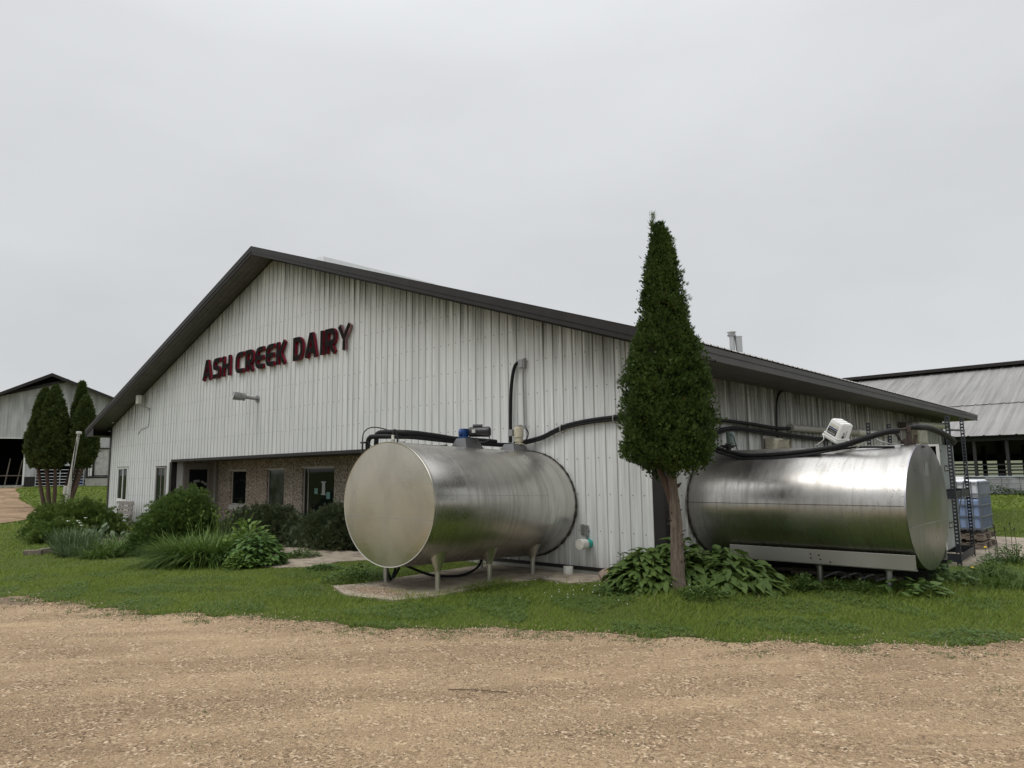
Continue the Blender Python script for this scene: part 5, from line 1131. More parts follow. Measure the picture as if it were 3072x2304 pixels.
for a,b in zip(cs[:-1],cs[1:]):
    mid=(a+b)/2; seg=[(1.6,'t')]
    for o in ops:
        if o[0]<mid<o[1]: seg=[(o[3],'t')] if o[2]<1.7 else [(1.6,o[2]),(o[3],'t')]
    for z0_,z1_ in seg:
        p=[(a,z0_),(b-.05,z0_),(b-.05,wtop(b-.05) if z1_=='t' else z1_),(a,wtop(a) if z1_=='t' else z1_)]; bpan(mb,p,-.02,0)
        p=[(b-.05,z0_),(b,z0_),(b,wtop(b) if z1_=='t' else z1_),(b-.05,wtop(b-.05) if z1_=='t' else z1_)]; bpan(mb,p,-.02,.035)
mb.build('wall',M['barnw'],bl)
for sa,sb in ((-11,.2),(.2,12.)):
    mb=MB(); bpan(mb,[(sa,rtop(sa)),(sb,rtop(sb)),(sb,rtop(sb)-.10),(sa,rtop(sa)-.10)],-30,.9); mb.build('roof',M['darkwood'],bl)
    mb=MB(); bpan(mb,[(sa,rtop(sa)+.03),(sb,rtop(sb)+.03),(sb,rtop(sb)-.24),(sa,rtop(sa)-.24)],.9,.95); mb.build('rake_trim',M['trim'],bl)
mb=MB(); bpan(mb,[(-9,wtop(-9)),(1.3,wtop(1.3)),(1.3,wtop(1.3)+.22),(-9,wtop(-9)+.22)],.0,.25); mb.build('gable_trim',M['trim'],bl)
mb=MB(); bpan(mb,[(-9,wtop(-9)-.1),(1.3,wtop(1.3)-.1),(.2,10.3),(-9,rtop(-9)-.1)],-.6,-.5); mb.build('gable_void',M['dark'],bl)
for p_,a_,b_ in (([(2.95,.3),(11,.3),(11,1.7),(2.95,1.7)],-.1,.08),([(-1.35,.3),(-.62,.3),(-.62,1.05),(-1.35,1.05)],-.1,.08)):
    mb=MB(); bpan(mb,p_,a_,b_); mb.build('foundation',M['conc2'],bl)
for p_,a_,b_ in (([(-1.37,1.0),(-.62,1.0),(-.62,1.88),(-1.37,1.88)],-.05,.05),([(2.95,1.7),(4.9,1.7),(4.9,1.86),(2.95,1.86)],-.02,.10),([(2.95,1.0),(3.12,1.0),(3.12,2.7),(2.95,2.7)],-.02,.07),([(3.0,4.18),(4.8,4.18),(4.8,4.28),(3.0,4.28)],.0,.08),([(3.45,1.86),(3.6,1.86),(3.6,4.18),(3.45,4.18)],-.01,.06),([(2.8,2.75),(3.15,2.75),(3.15,4.18),(2.8,4.18)],.036,.07)):
    mb=MB(); bpan(mb,p_,a_,b_); mb.build('dark_trim',M['trim'],bl)
mb=MB(); bpan(mb,[(3.6,1.95),(4.62,1.95),(4.62,4.17),(3.6,4.17)],-.06,-.03); mb.build('window_curtain',M['tarpw'],bl)
for p_,a_,b_ in (([(-1.5,1.2),(-1.37,1.2),(-1.37,5.02),(-1.5,5.02)],-.05,.06),([(-9,5.0),(-1.37,5.0),(-1.37,5.07),(-9,5.07)],-.01,.06)):
    mb=MB(); bpan(mb,p_,a_,b_); mb.build('door_trim',M['white'],bl)
for p_,a_,b_ in (([(3.28,1.9),(3.42,1.9),(3.42,4.5),(3.28,4.5)],.0,.12),([(3.17,1.2),(3.22,1.2),(3.22,2.9),(3.17,2.9)],.03,.08)):
    mb=MB(); bpan(mb,p_,a_,b_); mb.build('downpipe',M['white'],bl)
for p_,a_,b_ in (([(-11,.2),(12,.2),(12,7),(-11,7)],-14,-13.9),([(-11,.2),(-10.9,.2),(-10.9,5),(-11,5)],-14,0),([(11.9,.2),(12,.2),(12,5.4),(11.9,5.4)],-14,0)):
    mb=MB(); bpan(mb,p_,a_,b_); mb.build('inner_wall',M['dark'],bl)
mb=MB(); bpan(mb,[(-9,.4),(-1.4,.4),(-1.4,1.2),(-9,1.2)],-.3,-.1); mb.build('door_sill',M['conc2'],bl)
for p_,a_,b_ in (([(-2.9,1.2),(-2.8,1.2),(-2.55,3.4),(-2.62,3.4)],-1,-.95),([(-2.1,1.2),(-2.0,1.2),(-1.7,3.3),(-1.76,3.3)],-1,-.95),([(-9,1.95),(-1.4,1.95),(-1.4,2.02),(-9,2.02)],-.8,-.75)):
    mb=MB(); bpan(mb,p_,a_,b_); mb.build('inside_pole',M['wood'],bl)
gt=thing('farm_gate','silver tubular steel gate closing the left barn opening behind the cedars','gate',tuple(BL(1.2,1.0,.15)))
for z in (1.13,1.38,1.62,1.87,2.13,2.42): mb=MB(); mb.cyl(BL(-.55,z,.2),BL(2.85,z,.2),.035,n=8); mb.build('rail',M['gate'],gt,smooth=40)
for s in (-.55,1.15,2.85): mb=MB(); mb.cyl(BL(s,1.05,.2),BL(s,2.45,.2),.04,n=8); mb.build('upright',M['gate'],gt,smooth=40)
dr_=tag(MB().lathe(BL(2.55,1.0,-.9),(0,0,1),[(0,.35),(.02,.37),(.85,.37),(.87,.35)],18).build('blue_barrel',M['blue'],smooth=30),'blue plastic barrel behind the silver gate of the left barn','barrel')
# leaning white post, with rope and stump
t_=thing('leaning_post','tall peeling white post leaning beside the cedars on the left','post',(-35.3,1.25,T1(-35.3,1.25)))
MB().tube([(-35.32,1.22,.1),(-34.95,1.28,2.1),(-34.51,1.36,4.0)],[.11,.07,.065],sub=3,n=12).build('pole',M['polew'],t_,smooth=40)
MB().lathe((-34.53,1.36,3.92),(.12,.02,1),[(0,.12),(.06,.13),(.12,.11)],12).build('top_cap',M['polew'],t_,smooth=40)
MB().tube([(-35.45,1.10,.05),(-35.35,1.12,.7),(-35.3,1.14,1.3)],.09,n=10).build('brace_board',M['polew'],t_)
MB().tube([(-34.6,1.3,3.6),(-34.62,1.25,2.8),(-34.72,1.25,2.0),(-34.66,1.25,1.5)],.025,n=6).tube([(-34.52,1.33,3.8),(-34.2,1.3,3.75)],.02,n=6).build('rope',M['black'],t_)
# ================================================================== BENCH, TIMBERS, ROCK
t_=thing('garden_bench','taupe slatted plastic bench against the front wall behind the shrubs','bench',(-22.35,-.6,-.1))
bx=-22.35; by=-.42
for k,z in enumerate((.42,.585,.75)): MB().obox((bx,by+.05*k/3+.0,z-.0),(.72,0,0),(0,.018,0),(0,-.01,.066)).build('back_slat',M['bench'],t_,bevel=.005)
for sx_ in (-.45,.45):
    MB().obox((bx+sx_,by+.06,.38),(.04,0,0),(0,.03,0),(0,.02,.45)).build('upright',M['bench'],t_)
    mb=MB()
    for z in (.51,.67): mb.cyl((bx+sx_,by-.02,z),(bx+sx_,by-.04,z),.028,n=8)
    mb.build('bolt',M['blackp'],t_)
for k in range(3): MB().obox((bx,by-.16-.15*k,.33),(.72,0,0),(0,.06,0),(0,0,.018)).build('seat_slat',M['bench'],t_,bevel=.004)
for sx_ in (-.6,.6): MB().box(bx+sx_-.04,bx+sx_+.04,by-.5,by-.42,-.1,.31).box(bx+sx_-.04,bx+sx_+.04,by-.06,by+.0,-.1,.31).build('leg',M['bench'],t_)
tag(MB().obox((-13.72,-5.32,-.045),(.10,.16,0),(-.05,.035,0),(0,0,.06)).build('garden_timber',M['wood'],bevel=.008),'weathered square timber end at the left tip of the flower bed','timber')
tag(MB().obox((-13.9,-4.98,-.035),(.08,.14,.01),(-.07,.04,0),(0,0,.06)).build('garden_timber',M['wood'],bevel=.008),'second weathered timber just behind the front one by the iris','timber')
def rockmesh(name,c,r,mat,seed):
    bm=bmesh.new(); bmesh.ops.create_icosphere(bm,subdivisions=3,radius=1.); R_=random.Random(seed); ph=[R_.uniform(0,6) for _ in range(6)]
    for v in bm.verts:
        p=v.co; k=1+.14*math.sin(p.x*3+ph[0])*math.cos(p.y*3+ph[1])+.10*math.sin(p.z*5+ph[2]+p.x*2)+.05*math.sin(p.y*9+ph[3]); v.co=Vector((p.x*r[0]*k+c[0],p.y*r[1]*k+c[1],p.z*r[2]*k+c[2]))
    me=bpy.data.meshes.new(name); bm.to_mesh(me); bm.free(); me.materials.append(mat); me.polygons.foreach_set('use_smooth',[True]*len(me.polygons)); return link(name,me)
tag(rockmesh('boulder',(-.80,-.42,-.02),(.17,.13,.15),M['rock'],3),'pinkish boulder at the end of the slab beside the hostas','rock')
# ================================================================== PLANTS
Rv=np.array([.734,.679,0.]); Fv=np.array([-.679,.734,0.])   # across and away from the viewer, for placing plants
def conifer(name,parent,base,prof,ns,size,leaves,wl,mat,seed,upb=.75,spread=.9,lump=.16,elong=1.,core=None,hang=0.,cl_=42,csz=.045):
    """prof: list of (z, xoff, yoff, radius). fans of flat leaves in a lumpy shell."""
    g=np.random.default_rng(seed); prof=sorted(prof); zs=np.array([p[0] for p in prof]); R=np.array([p[3] for p in prof])
    zz_=np.linspace(zs[0],zs[-1],400); rr=np.interp(zz_,zs,R)+.02; cdf=np.cumsum(rr); cdf/=cdf[-1]
    z=np.interp(g.random(ns),cdf,zz_); a=g.uniform(0,2*np.pi,ns)
    r=np.interp(z,zs,R); cx=np.interp(z,zs,[p[1] for p in prof]); cy=np.interp(z,zs,[p[2] for p in prof])
    nc=max(60,ns//cl_); zc=np.interp(g.random(nc),cdf,zz_); ac=g.uniform(0,2*np.pi,nc); kc=g.integers(0,nc,ns)
    own=g.random(ns)<.80; rc=np.interp(zc,zs,R)+.03
    z=np.where(own,zc[kc]+g.normal(0,csz,ns)+.3*csz,z); z=np.clip(z,zs[0]-csz,zs[-1]); a=np.where(own,ac[kc]+g.normal(0,csz,ns)/rc[kc],a); r=np.interp(z,zs,R)
    L=1+lump*(np.sin(a*3+z*2.7+seed)+.8*np.sin(a*5-z*6.1+1.3*seed)+.6*np.sin(a*9+z*11))+np.where(own,g.normal(0,.07,nc)[kc],-.12)
    dep=1-.42*g.random(ns)**2.2
    rad=r*L*dep*elong
    low=np.clip((zs[0]+.30-z)/.30,0,1); z=z-low*hang*np.clip(np.sin(a*2+2.2)+.5*np.sin(a*5),-.3,1.4)
    out=np.c_[np.cos(a),np.sin(a),np.zeros(ns)]
    P=np.c_[cx,cy,z]+out*rad[:,None]+np.array(base)
    D=nrm(out*(spread*g.uniform(.5,1.3,ns))[:,None]+np.array([0,0,1.])*(upb*g.uniform(.3,1.3,ns))[:,None]+g.normal(0,.28,(ns,3)))
    side=nrm(np.cross(D,nrm(out+g.normal(0,.5,(ns,3)))))
    k=leaves; ang=np.linspace(-1,1,k)[None]*g.uniform(.55,1.05,ns)[:,None]
    d=D[:,None]*np.cos(ang)[...,None]+side[:,None]*np.sin(ang)[...,None]
    nrmv=nrm(np.cross(D,side))
    ln=size*g.uniform(.6,1.25,(ns,1))*np.array([1-.35*abs(x) for x in np.linspace(-1,1,k)])[None]
    B=P[:,None]+D[:,None]*(ln*.12)[...,None]
    ws=np.cross(nrmv[:,None].repeat(k,1),d)*(ln*wl*.5)[...,None]
    V=np.stack([B,B+d*(ln*.45)[...,None]+ws,B+d*ln[...,None],B+d*(ln*.45)[...,None]-ws],2).reshape(-1,3)
    Fq=np.arange(ns*k*4).reshape(-1,4)
    o=npmesh(name,V,Fq,mat,parent)
    return o
def corelump(name,parent,base,prof,k,mat,seg=14):
    V=[];Fc=[]; prof=sorted(prof)
    for z,x,y,r in prof:
        for i in range(seg): a=2*math.pi*i/seg; q=r*k*(1+.1*math.sin(3*a+z*4)); V.append((base[0]+x+q*math.cos(a),base[1]+y+q*math.sin(a),base[2]+z))
    for j in range(len(prof)-1):
        for i in range(seg): Fc.append((j*seg+i,j*seg+(i+1)%seg,(j+1)*seg+(i+1)%seg,(j+1)*seg+i))
    return npmesh(name,V,Fc,mat,parent)
leafdark=simple('shade_core',(.020,.022,.012),.95,var=.4,scale=10)  # near-black lumps added inside crowns and shrubs to block light
# ---- the pruned arborvitae
TB_=np.array([.94,-1.28,0.]); gz=T1(.94,-1.28)
tr=thing('arborvitae_tree','tall pointed arborvitae with bare lower trunk between the two steel tanks','tree',(.94,-1.28,gz))
raw=[(5.30,-.17,.02),(5.15,-.13,.09),(5.03,-.10,.13),(4.84,-.08,.17),(4.65,-.07,.22),(4.45,-.07,.255),(4.26,-.08,.26),(4.07,-.07,.30),(3.88,-.05,.32),(3.68,-.045,.35),(3.5,-.07,.43),(3.31,-.06,.50),(3.12,-.05,.58),(2.94,-.07,.61),(2.75,-.07,.625),(2.56,-.06,.62),(2.37,-.03,.65),(2.18,.0,.66),(2.0,-.01,.65),(1.90,-.04,.61),(1.82,-.08,.50),(1.76,-.1,.34)]
prof=[(z-.05,Rv[0]*o,Rv[1]*o,max(.01,(r*1.0-.02 if z>3.4 else r*.96-.035))) for z,o,r in raw]
conifer('foliage',tr,TB_,prof,60000,.050,6,.20,M['cedar'],5,upb=1.0,spread=.75,lump=.085,cl_=80,csz=.050,hang=.12)
conifer('foliage_tips',tr,TB_,[(z,x,y,r*1.0) for z,x,y,r in prof],7000,.075,5,.18,M['cedar'],15,upb=1.1,spread=.9,lump=.09)
corelump('shade_core',tr,TB_,[(z,x,y,r*.62) for z,x,y,r in prof if z<5.05],1.,leafdark)
# wispy leader
g=np.random.default_rng(4); B=[];D=[];L=[]
lead=[(5.10,-.17),(5.32,-.15),(5.42,-.17),(5.50,-.16)]
for k in range(80):
    t=g.random(); z=5.12+.28*t; o=-.16+g.normal(0,.012); B.append(TB_+np.array([Rv[0]*o,Rv[1]*o,z])); d=np.array([g.normal(0,.7),g.normal(0,.7),.7]); D.append(d/np.linalg.norm(d)); L.append(.03+.09*(1-t)*g.random()+.03)
v,f=ribbons(np.array(B),np.array(D),np.tile([0,0,.2],(80,1)),np.array(L),.012,2,lambda s:1-.8*s); npmesh('leader_sprig',v,f,M['yew'],tr)
mb=MB(); b=Vector(TB_)
RvV=Vector(Rv); FvV=Vector(Fv)
mb.tube([b+Vector((0,0,gz-.1)),b+RvV*.0+Vector((0,0,gz+.12)),b+RvV*.005+Vector((0,0,.55)),b+RvV*.01+Vector((0,0,.95)),b+RvV*-.02+Vector((0,0,1.4)),b+RvV*-.035+Vector((0,0,1.85)),b+RvV*-.05+Vector((0,0,2.5)),b+RvV*-.08+Vector((0,0,3.6)),b+RvV*-.15+Vector((0,0,5.2))],[.15,.100,.088,.082,.070,.063,.055,.04,.008],n=18,sub=8,jit=.05)
mb.build('trunk',M['bark'],tr,smooth=60)
mb=MB(); mb.tube([b+RvV*-.03+Vector((0,0,1.18)),b+RvV*-.10+Vector((0,0,1.42)),b+RvV*-.17+Vector((0,0,1.62)),b+RvV*-.30+Vector((0,0,1.98))],[.045,.045,.04,.03],n=10,jit=.05)
mb.tube([b+RvV*-.05+Vector((0,0,1.55)),b+RvV*-.12+FvV*-.05+Vector((0,0,1.72)),b+RvV*-.2+FvV*-.1+Vector((0,0,1.9))],[.02,.018,.012],n=8); mb.build('side_limb',M['bark2'],tr,smooth=60)
R_=random.Random(8)
for k in range(30):
    z=R_.uniform(.35,1.6); a=R_.uniform(0,6.28); d=Vector((math.cos(a),math.sin(a),R_.uniform(.2,1.2))).normalized(); r0=.082-.022*(z-.4)
    p=b+Vector((0,0,z))+Vector((math.cos(a),math.sin(a),0))*r0*.85; ln=R_.uniform(.035,.085); w_=R_.uniform(.008,.02); MB().cyl(p,p+d*ln,w_,w_*.6,n=7).build('branch_stub',M['bark2'],tr)
# ---- cedars on the left
def cedar(off,dep,zbot,ztop_,r,toff,label,seed):
    base=np.array([-38.1,1.4,0])+Rv*off+Fv*dep; gz_=T1(base[0],base[1]); tb=np.array([-38.1,1.4,0])+Rv*toff+Fv*dep*.5
    t_=thing('cedar_tree',label,'tree',(tb[0],tb[1],T1(tb[0],tb[1])),'cedars clumped on the left')
    H=ztop_-zbot; pr=[(zbot,0,0,r*.55),(zbot+.06*H,0,0,r*.85),(zbot+.18*H,0,0,r),(zbot+.4*H,0,0,r*.95),(zbot+.6*H,0,0,r*.78),(zbot+.78*H,0,0,r*.55),(zbot+.9*H,0,0,r*.33),(ztop_,0,0,.04)]
    conifer('foliage',t_,base,pr,13000,.17,5,.32,M['cedarf'],seed,upb=1.,spread=.8,lump=.085,cl_=30,csz=.10)
    corelump('shade_core',t_,base,[(z,x,y,q*.68) for z,x,y,q in pr[:-1]],1.,leafdark)
    for j in range(2):
        mb=MB(); o=.14*(j*2-1); p0=Vector(tb+Rv*o*.8); p0.z=T1(tb[0],tb[1])-.1; p1=Vector(base+Rv*o*1.4); p1.z=zbot+.5; pm=(p0+p1)/2+Vector(Rv)*(.05*o/.14)
        mb.tube([p0,pm,p1],[.11,.085,.07],n=10,jit=.04); mb.build('trunk',M['bark2'],t_,smooth=60)
cedar(-1.10,.3,2.35,6.45,.62,-.42,'leftmost dense cedar of the clump behind the yew hedge',21)
cedar(-.62,-.4,2.35,6.5,.62,-.2,'second cedar from the left in the clump, nearly as tall as its neighbour',22)
cedar(.02,-.5,2.25,6.65,.68,.05,'broad middle cedar at the front of the clump on the left',23)
cedar(.70,.7,2.4,6.95,.50,.3,'tallest slim cedar rising at the back of the clump',24)
cedar(1.32,.1,2.35,6.1,.62,.55,'right-hand shorter cedar of the clump, next to the leaning white post',25)
# ---- shrubs
def shrub(name,label,c,r,h,ns,size,leaves,wl,mat,seed,upb=1.,lump=.2,ax=(1,1),cat='shrub',asym=None,spread=.9,base=None,lean=0.):
    t_=thing(name,label,cat,(c[0],c[1],T1(c[0],c[1])))
    g=np.random.default_rng(seed); u=g.random(ns); el=np.arcsin(u**.8*.98); a=g.uniform(0,2*np.pi,ns)
    L=1+lump*(np.sin(a*3+seed)+.7*np.sin(a*5+el*7+seed)+.7*np.sin(a*8-el*9))/1.4
    nc=max(50,ns//40); kc=g.integers(0,nc,ns); own=g.random(ns)<.8; ec=np.arcsin(g.random(nc)**.8*.98); ac=g.uniform(0,2*np.pi,nc)
    el=np.where(own,np.clip(ec[kc]+g.normal(0,.05,ns),0,1.5),el); a=np.where(own,ac[kc]+g.normal(0,.055,ns)/np.maximum(.25,np.cos(el)),a); L=L*np.where(own,1+g.normal(0,.06,nc)[kc],.9)
    dep=1-.45*g.random(ns)**2.0
    out=np.c_[np.cos(a)*np.cos(el),np.sin(a)*np.cos(el),np.sin(el)]
    bulge=(1-.0*el)
    P=out*np.array([r*ax[0],r*ax[1],h])*(L*dep)[:,None]
    # widen the foot
    P[:,:2]*=(1+.12*np.cos(el*2))[:,None]
    P[:,:2]+=Rv[None,:2]*(lean*np.sin(el)**1.5)[:,None]
    P+=np.array([c[0],c[1],T1(c[0],c[1])+.02])
    D=nrm(out*np.array([1,1,.8])*spread+np.array([0,0,upb])*g.uniform(.2,1,(ns,1))+g.normal(0,.35,(ns,3)))
    side=nrm(np.cross(D,g.normal(0,1,(ns,3)))); k=leaves; ang=np.linspace(-1,1,k)[None]*g.uniform(.5,1.1,ns)[:,None]
    d=D[:,None]*np.cos(ang)[...,None]+side[:,None]*np.sin(ang)[...,None]; nv=nrm(np.cross(D,side))
    ln=size*g.uniform(.6,1.3,(ns,1))*np.ones((1,k)); B=np.repeat(P[:,None],k,1); ws=np.cross(nv[:,None].repeat(k,1),d)*(ln*wl*.5)[...,None]
    V=np.stack([B,B+d*(ln*.45)[...,None]+ws,B+d*ln[...,None],B+d*(ln*.45)[...,None]-ws],2).reshape(-1,3)
    npmesh('foliage',V,np.arange(ns*k*4).reshape(-1,4),mat,t_)
    # solid dark core added to block light inside the shrub
    V=[];Fc=[];seg=14;rows=6
    for j in range(rows+1):
        e=j/rows*math.pi/2*.98
        for i in range(seg): aa=2*math.pi*i/seg; q=.66; V.append((c[0]+r*ax[0]*q*math.cos(aa)*math.cos(e),c[1]+r*ax[1]*q*math.sin(aa)*math.cos(e),T1(c[0],c[1])+h*q*math.sin(e)))
    for j in range(rows):
        for i in range(seg): Fc.append((j*seg+i,j*seg+(i+1)%seg,(j+1)*seg+(i+1)%seg,(j+1)*seg+i))
    npmesh('shade_core',V,Fc,leafdark,t_)
    return t_
shrub('yew_shrub','low spreading yew with bright new tips in front of the cedars',(-18.5,-3.1),.90,.98,16000,.10,5,.22,M['yew'],31,upb=.8,ax=(1.1,1.25),lump=.14)
shrub('yew_shrub','lower trailing end of the yew hedge at the far left of the bed',(-16.9,-3.9),.55,.50,7000,.09,5,.22,M['yew'],32,upb=.8,ax=(1,1.1))
shrub('spruce_shrub','big rounded evergreen shrub hiding the entrance door and second window',(-11.3,-3.1),.76,1.30,34000,.080,5,.20,M['bigb'],33,upb=.9,ax=(1.0,1.05),lump=.10,lean=.28)
shrub('juniper_shrub','dark spreading juniper beneath the two narrow recess windows',(-12.8,.05),1.1,.80,15000,.10,5,.18,M['jun'],34,upb=.7,ax=(1.3,.9),lump=.16)
shrub('juniper_shrub','dark juniper mound under the wide notice-covered window',(-9.4,.25),1.2,.86,20000,.10,5,.18,M['jun'],35,upb=.7,ax=(1.15,.75),lump=.14)
shrub('juniper_shrub','small juniper sprawling between the larger two along the stone wall',(-11.0,.3),.8,.55,7000,.09,5,.18,M['jun'],36,upb=.6,ax=(1.3,.9),lump=.16)
# ---- leafy things
def leafy(name,label,c,n,r0,L,W,mat,seed,h=.3,elev=(.2,1.2),droop=-.75,cat='plant',fold=.12,stem=.5,ax=(1,1),parts=True,z=None,prof=None,cluster=1.):
    z=T1(c[0],c[1]) if z is None else z
    g=np.random.default_rng(seed); a=g.uniform(0,2*np.pi,n); rr=r0*g.random(n)**.6
    el=g.uniform(elev[0],elev[1],n)*(1-.45*rr/r0)
    P=np.c_[c[0]+np.cos(a)*rr*ax[0],c[1]+np.sin(a)*rr*ax[1],z+h*(1-.72*(rr/r0)**1.5)*g.uniform(.25,1.,n)]
    a2=a+g.normal(0,.45,n)
    D=np.c_[np.cos(a2)*np.cos(el),np.sin(a2)*np.cos(el),np.sin(el)]
    side=np.c_[-np.sin(a2),np.cos(a2),g.normal(0,.25,n)]
    pf=prof or (lambda s:math.sin(math.pi*(min(1,.04+s*.96))**.8)**.85)
    v,f=ribbons(P,D,np.tile([0,0,droop],(n,1))*g.uniform(.5,1.2,(n,1)),L*g.uniform(.65,1.2,n),W*g.uniform(.75,1.15,n),6,pf,fold=fold,side=nrm(side))
    t_=thing(name,label,cat,(c[0],c[1],z)); npmesh('leaves',v,f,mat,t_,smooth=True)
    m_=min(n,160); S0=np.c_[c[0]+np.cos(a[:m_])*rr[:m_]*.3,c[1]+np.sin(a[:m_])*rr[:m_]*.3,np.full(m_,z-.02)]; dd=P[:m_]-S0; ln=np.linalg.norm(dd,axis=1)
    v,f=ribbons(S0,nrm(dd),np.zeros((m_,3)),ln,.010,2,lambda s:1-.4*s); npmesh('stems',v,f,M['weed'],t_)
    return t_
hp=lambda o,d:(.94+Rv[0]*o+Fv[0]*d,-1.28+Rv[1]*o+Fv[1]*d)
leafy('hosta_plant','left hosta clump spreading along the front wall beside the trunk',hp(-.36,.42),780,.50,.185,.098,M['hosta'],41,h=.60,elev=(-.1,.95),ax=(1.,1.))
leafy('hosta_plant','middle hosta clump directly behind the bare trunk',hp(.12,.60),760,.54,.19,.10,M['hosta'],42,h=.72,elev=(-.1,.95))
leafy('hosta_plant','right hosta clump leaning out under the wide tank',hp(.80,.55),950,.70,.19,.10,M['hosta'],43,h=.60,elev=(-.15,.85),ax=(1.05,1.05))
leafy('peony_plant','rounded broad-leaved clump at the right tip of the flower bed',(-7.6,-2.98),720,.55,.16,.080,M['broad'],44,h=.74,elev=(-.1,.8),droop=-.6,ax=(1.05,1.))
leafy('lime_perennial','upright fresh green leaves behind the rounded clump in the bed',(-8.5,-2.7),340,.55,.27,.080,M['lime'],45,h=.86,elev=(.5,1.4),droop=-.5)
leafy('bleeding_heart_plant','small bright leafy plant at the front edge of the bed by the walk',(-7.35,-3.45),420,.26,.07,.04,M['lime'],46,h=.36,elev=(.0,1.2),droop=-.4)
leafy('milkweed_plant','tall pale broad-leaved milkweed between the yew and the big shrub',(-14.6,-3.7),60,.30,.24,.12,M['iris'],47,h=.62,elev=(.5,1.4),droop=-.25)
leafy('milkweed_plant','second pale milkweed closer to the big shrub',(-13.6,-3.5),46,.28,.22,.11,M['iris'],48,h=.50,elev=(.4,1.4),droop=-.25)
leafy('mallow_plant','grey-green weed growing up the wall behind the boulder',(-.62,-.30),200,.15,.055,.045,M['grey'],49,h=.50,elev=(.0,1.3),droop=-.2)
leafy('mallow_plant','shorter grey-green weed at the left edge of the hostas',(-.35,-.55),170,.14,.055,.045,M['grey'],50,h=.34,elev=(.0,1.3),droop=-.2)
leafy('burdock_plant','coarse burdock leaves under the end disc of the wide tank',(3.25,1.15),60,.36,.15,.12,M['weed'],51,h=.34,elev=(.1,1.1),droop=-.5)
leafy('burdock_plant','burdock rosette near the foot of the slotted rack',(3.35,2.5),60,.40,.15,.12,M['weed'],52,h=.34,elev=(.1,1.1),droop=-.5)
leafy('weed_clump','leafy weeds under the left tank beside its front leg',(-4.1,-2.95),900,.60,.06,.032,M['weed'],53,h=.30,elev=(.0,1.2),droop=-.3)
for k,(x,y,r,h,lb) in enumerate([(1.95,.55,.22,.28,'bushy weed at the right tip of the hostas'),(2.25,.95,.25,.16,'low weeds at the foot of the middle tank leg'),(2.62,.98,.25,.17,'low weeds between the two visible tank legs'),(1.55,-.35,.20,.16,'reddish-stemmed weed in front of the right hosta'),(3.75,3.6,.4,.34,'tall weeds between rack foot and lawn'),(3.75,5.9,.5,.38,'weeds crowding the rack post by the drive'),(-5.9,-2.5,.35,.10,'creeping weed on the walk edge near the rounded clump'),(-8.0,-1.7,.4,.20,'low leafy weed where the walk meets the junipers'),(.15,-1.55,.35,.10,'low weeds in the grass left of the trunk'),(1.35,-1.35,.35,.12,'low weeds in the grass right of the trunk')]):
    leafy('weed_clump',lb,(x,y),int(1500*r),r,.065,.028,M['weed'],60+k,h=h,elev=(.0,1.2),droop=-.3)
# grass-like clumps
def blades(name,label,c,n,r0,L,W,mat,seed,el=(.7,1.4),bend=.55,sag=-.75,ax=(1,1),cat='plant'):
    g=np.random.default_rng(seed); z=T1(c[0],c[1])-.01; a=g.uniform(0,2*np.pi,n); rr=r0*g.random(n)**.5; e=g.uniform(*el,n)
    P=np.c_[c[0]+np.cos(a)*rr*ax[0],c[1]+np.sin(a)*rr*ax[1],np.full(n,z)]; a2=a+g.normal(0,.7,n)
    D=np.c_[np.cos(a2)*np.cos(e),np.sin(a2)*np.cos(e),np.sin(e)]; Bd=np.c_[np.cos(a2)*bend,np.sin(a2)*bend,np.full(n,sag)]*g.uniform(.3,1.1,(n,1))
    v,f=ribbons(P,D,Bd,L*g.uniform(.6,1.15,n),W*g.uniform(.7,1.2,n),8,lambda s:(1-s**2.2)*.95+.05,fold=.1,side=np.c_[-np.sin(a2),np.cos(a2),np.zeros(n)])
    t_=thing(name,label,cat,(c[0],c[1],z)); npmesh('blades',v,f,mat,t_,smooth=True); return t_
t_=blades('daylily_clump','large arching daylily clump in the middle front of the flower bed',(-8.85,-3.45),2700,.68,.98,.023,M['lily'],71,ax=(1.,1.05))
g=np.random.default_rng(9)
for k in range(20):
    mb=MB()
    x=-9.0+g.normal(0,.5); y=-3.2+g.normal(0,.4); h=g.uniform(.6,.98); dx,dy=g.normal(0,.13,2); mb.tube([(x,y,0),(x+dx*.5,y+dy*.5,h*.6),(x+dx,y+dy,h)],.0035,n=5,sub=2); mb.lathe((x+dx,y+dy,h-.01),(dx,dy,1),[(0,.006),(.02,.016),(.045,.014),(.06,.004)],6); mb.build('bud_stalk',M['lime'],t_)
blades('daylily_clump','smaller daylily clump left of the big evergreen shrub',(-12.3,-3.9),700,.5,.70,.02,M['lily'],72)
blades('daylily_clump','short grassy daylily at the lawn edge below the big shrub',(-11.75,-4.45),380,.35,.5,.018,M['lily'],73)
t_=blades('iris_clump','blue-green iris fan with a few white flowers at the left of the bed',(-13.35,-4.55),420,.42,.66,.030,M['iris'],74,el=(1.0,1.5),bend=.2,sag=-.12)
for k in range(5):
    mb=MB(); x,y,h=-13.6+g.uniform(-.15,.55),-4.7+g.uniform(-.1,.5),g.uniform(.55,.72)
    for j in range(4): aa=j*1.6; mb.obox((x+.02*math.cos(aa),y+.02*math.sin(aa),h),(.018*math.cos(aa),.018*math.sin(aa),.008),(-.010*math.sin(aa),.010*math.cos(aa),0),(0,0,.003))
    mb.build('white_flower',M['whitefl'],t_)
blades('iris_clump','pale iris blades leaning low beside the shorter daylily',(-12.6,-4.75),200,.32,.5,.028,M['iris'],75,el=(.5,1.4),bend=.2,sag=-.15)
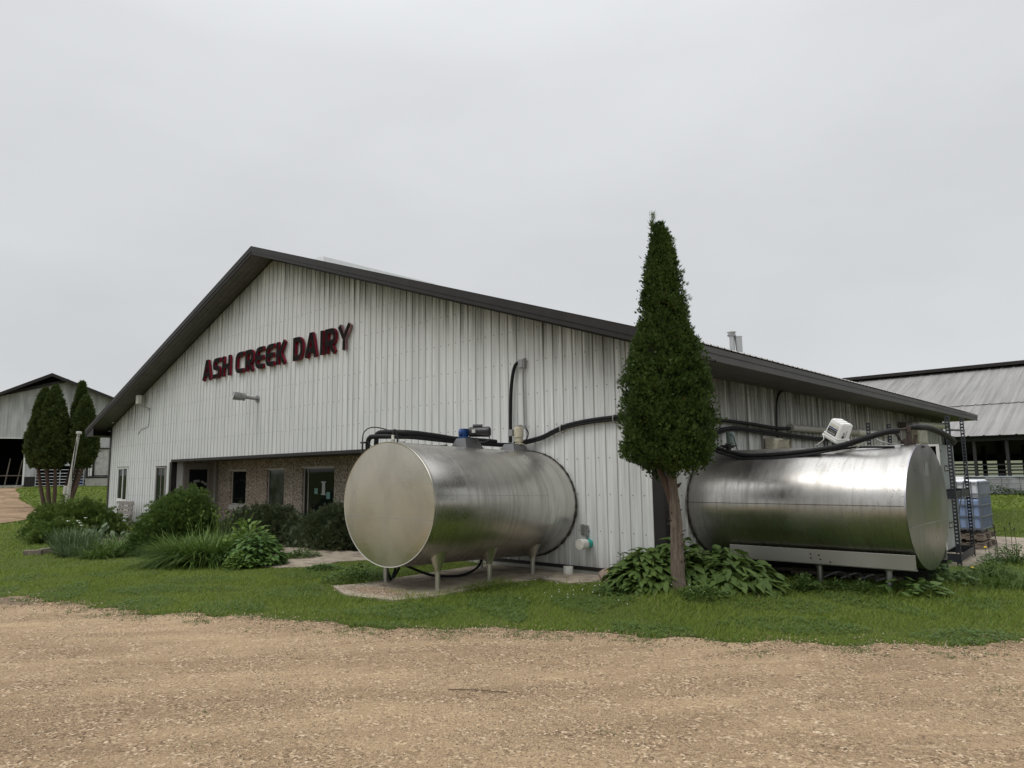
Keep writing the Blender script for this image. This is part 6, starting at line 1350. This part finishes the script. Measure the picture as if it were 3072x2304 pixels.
blades('grass_clump','unmown tall grass by the rack foot at the right',(3.9,3.0),900,.7,.42,.010,M['lily'],76)
blades('grass_clump','tuft of tall seeding grass at the slab edge near the middle leg',(-1.95,-2.1),420,.30,.26,.006,M['grass'],77,ax=(.6,1.6))
blades('grass_clump','longer grass left uncut at the foot of the front tank leg',(-2.35,-3.35),260,.22,.16,.006,M['grass'],79,ax=(1.4,.6))
blades('grass_clump','thin long grass around the right-hand tank leg',(2.95,1.0),260,.3,.34,.008,M['lily'],78)
# dandelions
for k,(x,y,z,h,lb) in enumerate([(3.50,3.62,-.1,.14,'yellow dandelion in the grass nearest the rack'),(3.45,5.1,-.1,.34,'yellow dandelion further back among the weeds'),(-.12,-1.05,-.03,.05,'yellow dandelion in the lawn left of the trunk'),(-.62,-.72,-.05,.16,'orange-yellow flower against the boulder')]):
    t_=thing('dandelion_flower',lb,'flower',(x,y,z),'dandelions')
    MB().tube([(x,y,z),(x+.01,y,z+h*.6),(x+.005,y+.01,z+h)],.004,n=5).build('stem',M['lime'],t_)
    MB().lathe((x+.005,y+.01,z+h),(.1,-.5,1),[(0,.006),(.006,.022),(.014,.024),(.022,.014)],10).build('flower_head',M['yellow'],t_)
# dry stalks by the drive
for k in range(14):
    mb=MB(); x=3.75+g.uniform(-.45,.55); y=6.4+g.uniform(-.5,.5); h=g.uniform(.3,.62); mb.tube([(x,y,-.1),(x+.01,y,h*.6),(x+g.normal(0,.03),y,h)],.005,n=5,sub=2); mb.lathe((x,y,h-.01),(0,0,1),[(0,.006),(.015,.017),(.04,.012)],6)
    tag(mb.build('seed_stalk',M['rust']),'thin brown dry seed stalk standing beside the concrete drive','plant','dry seed stalks by the drive')
# white clover heads and chips
P,r=sample(5000,8,13,1.0); k=falls(P)&frustum(P,-.1)&(np.exp(-((P[:,0]+.1)**2+(P[:,1]+1.2)**2)/.9)>rng.random(len(P))); P=P[k]
mb=MB()
for x,y in P[:70]: z=T1(x,y)+random.uniform(.03,.08); mb.lathe((x,y,z),(0,0,1),[(0,.003),(.004,.008),(.011,.007)],5)
tag(mb.build('clover_heads',M['whitefl']),'white clover heads dotted in the grass left of the trunk','flowers',kind='stuff')
# twig on gravel
tag(MB().tube([(1.55,-6.05,-.085),(1.75,-5.93,-.08),(1.98,-5.80,-.083)],.0035,n=5).build('twig',M['bark2']),'thin dark twig lying on the gravel in the foreground','twig')
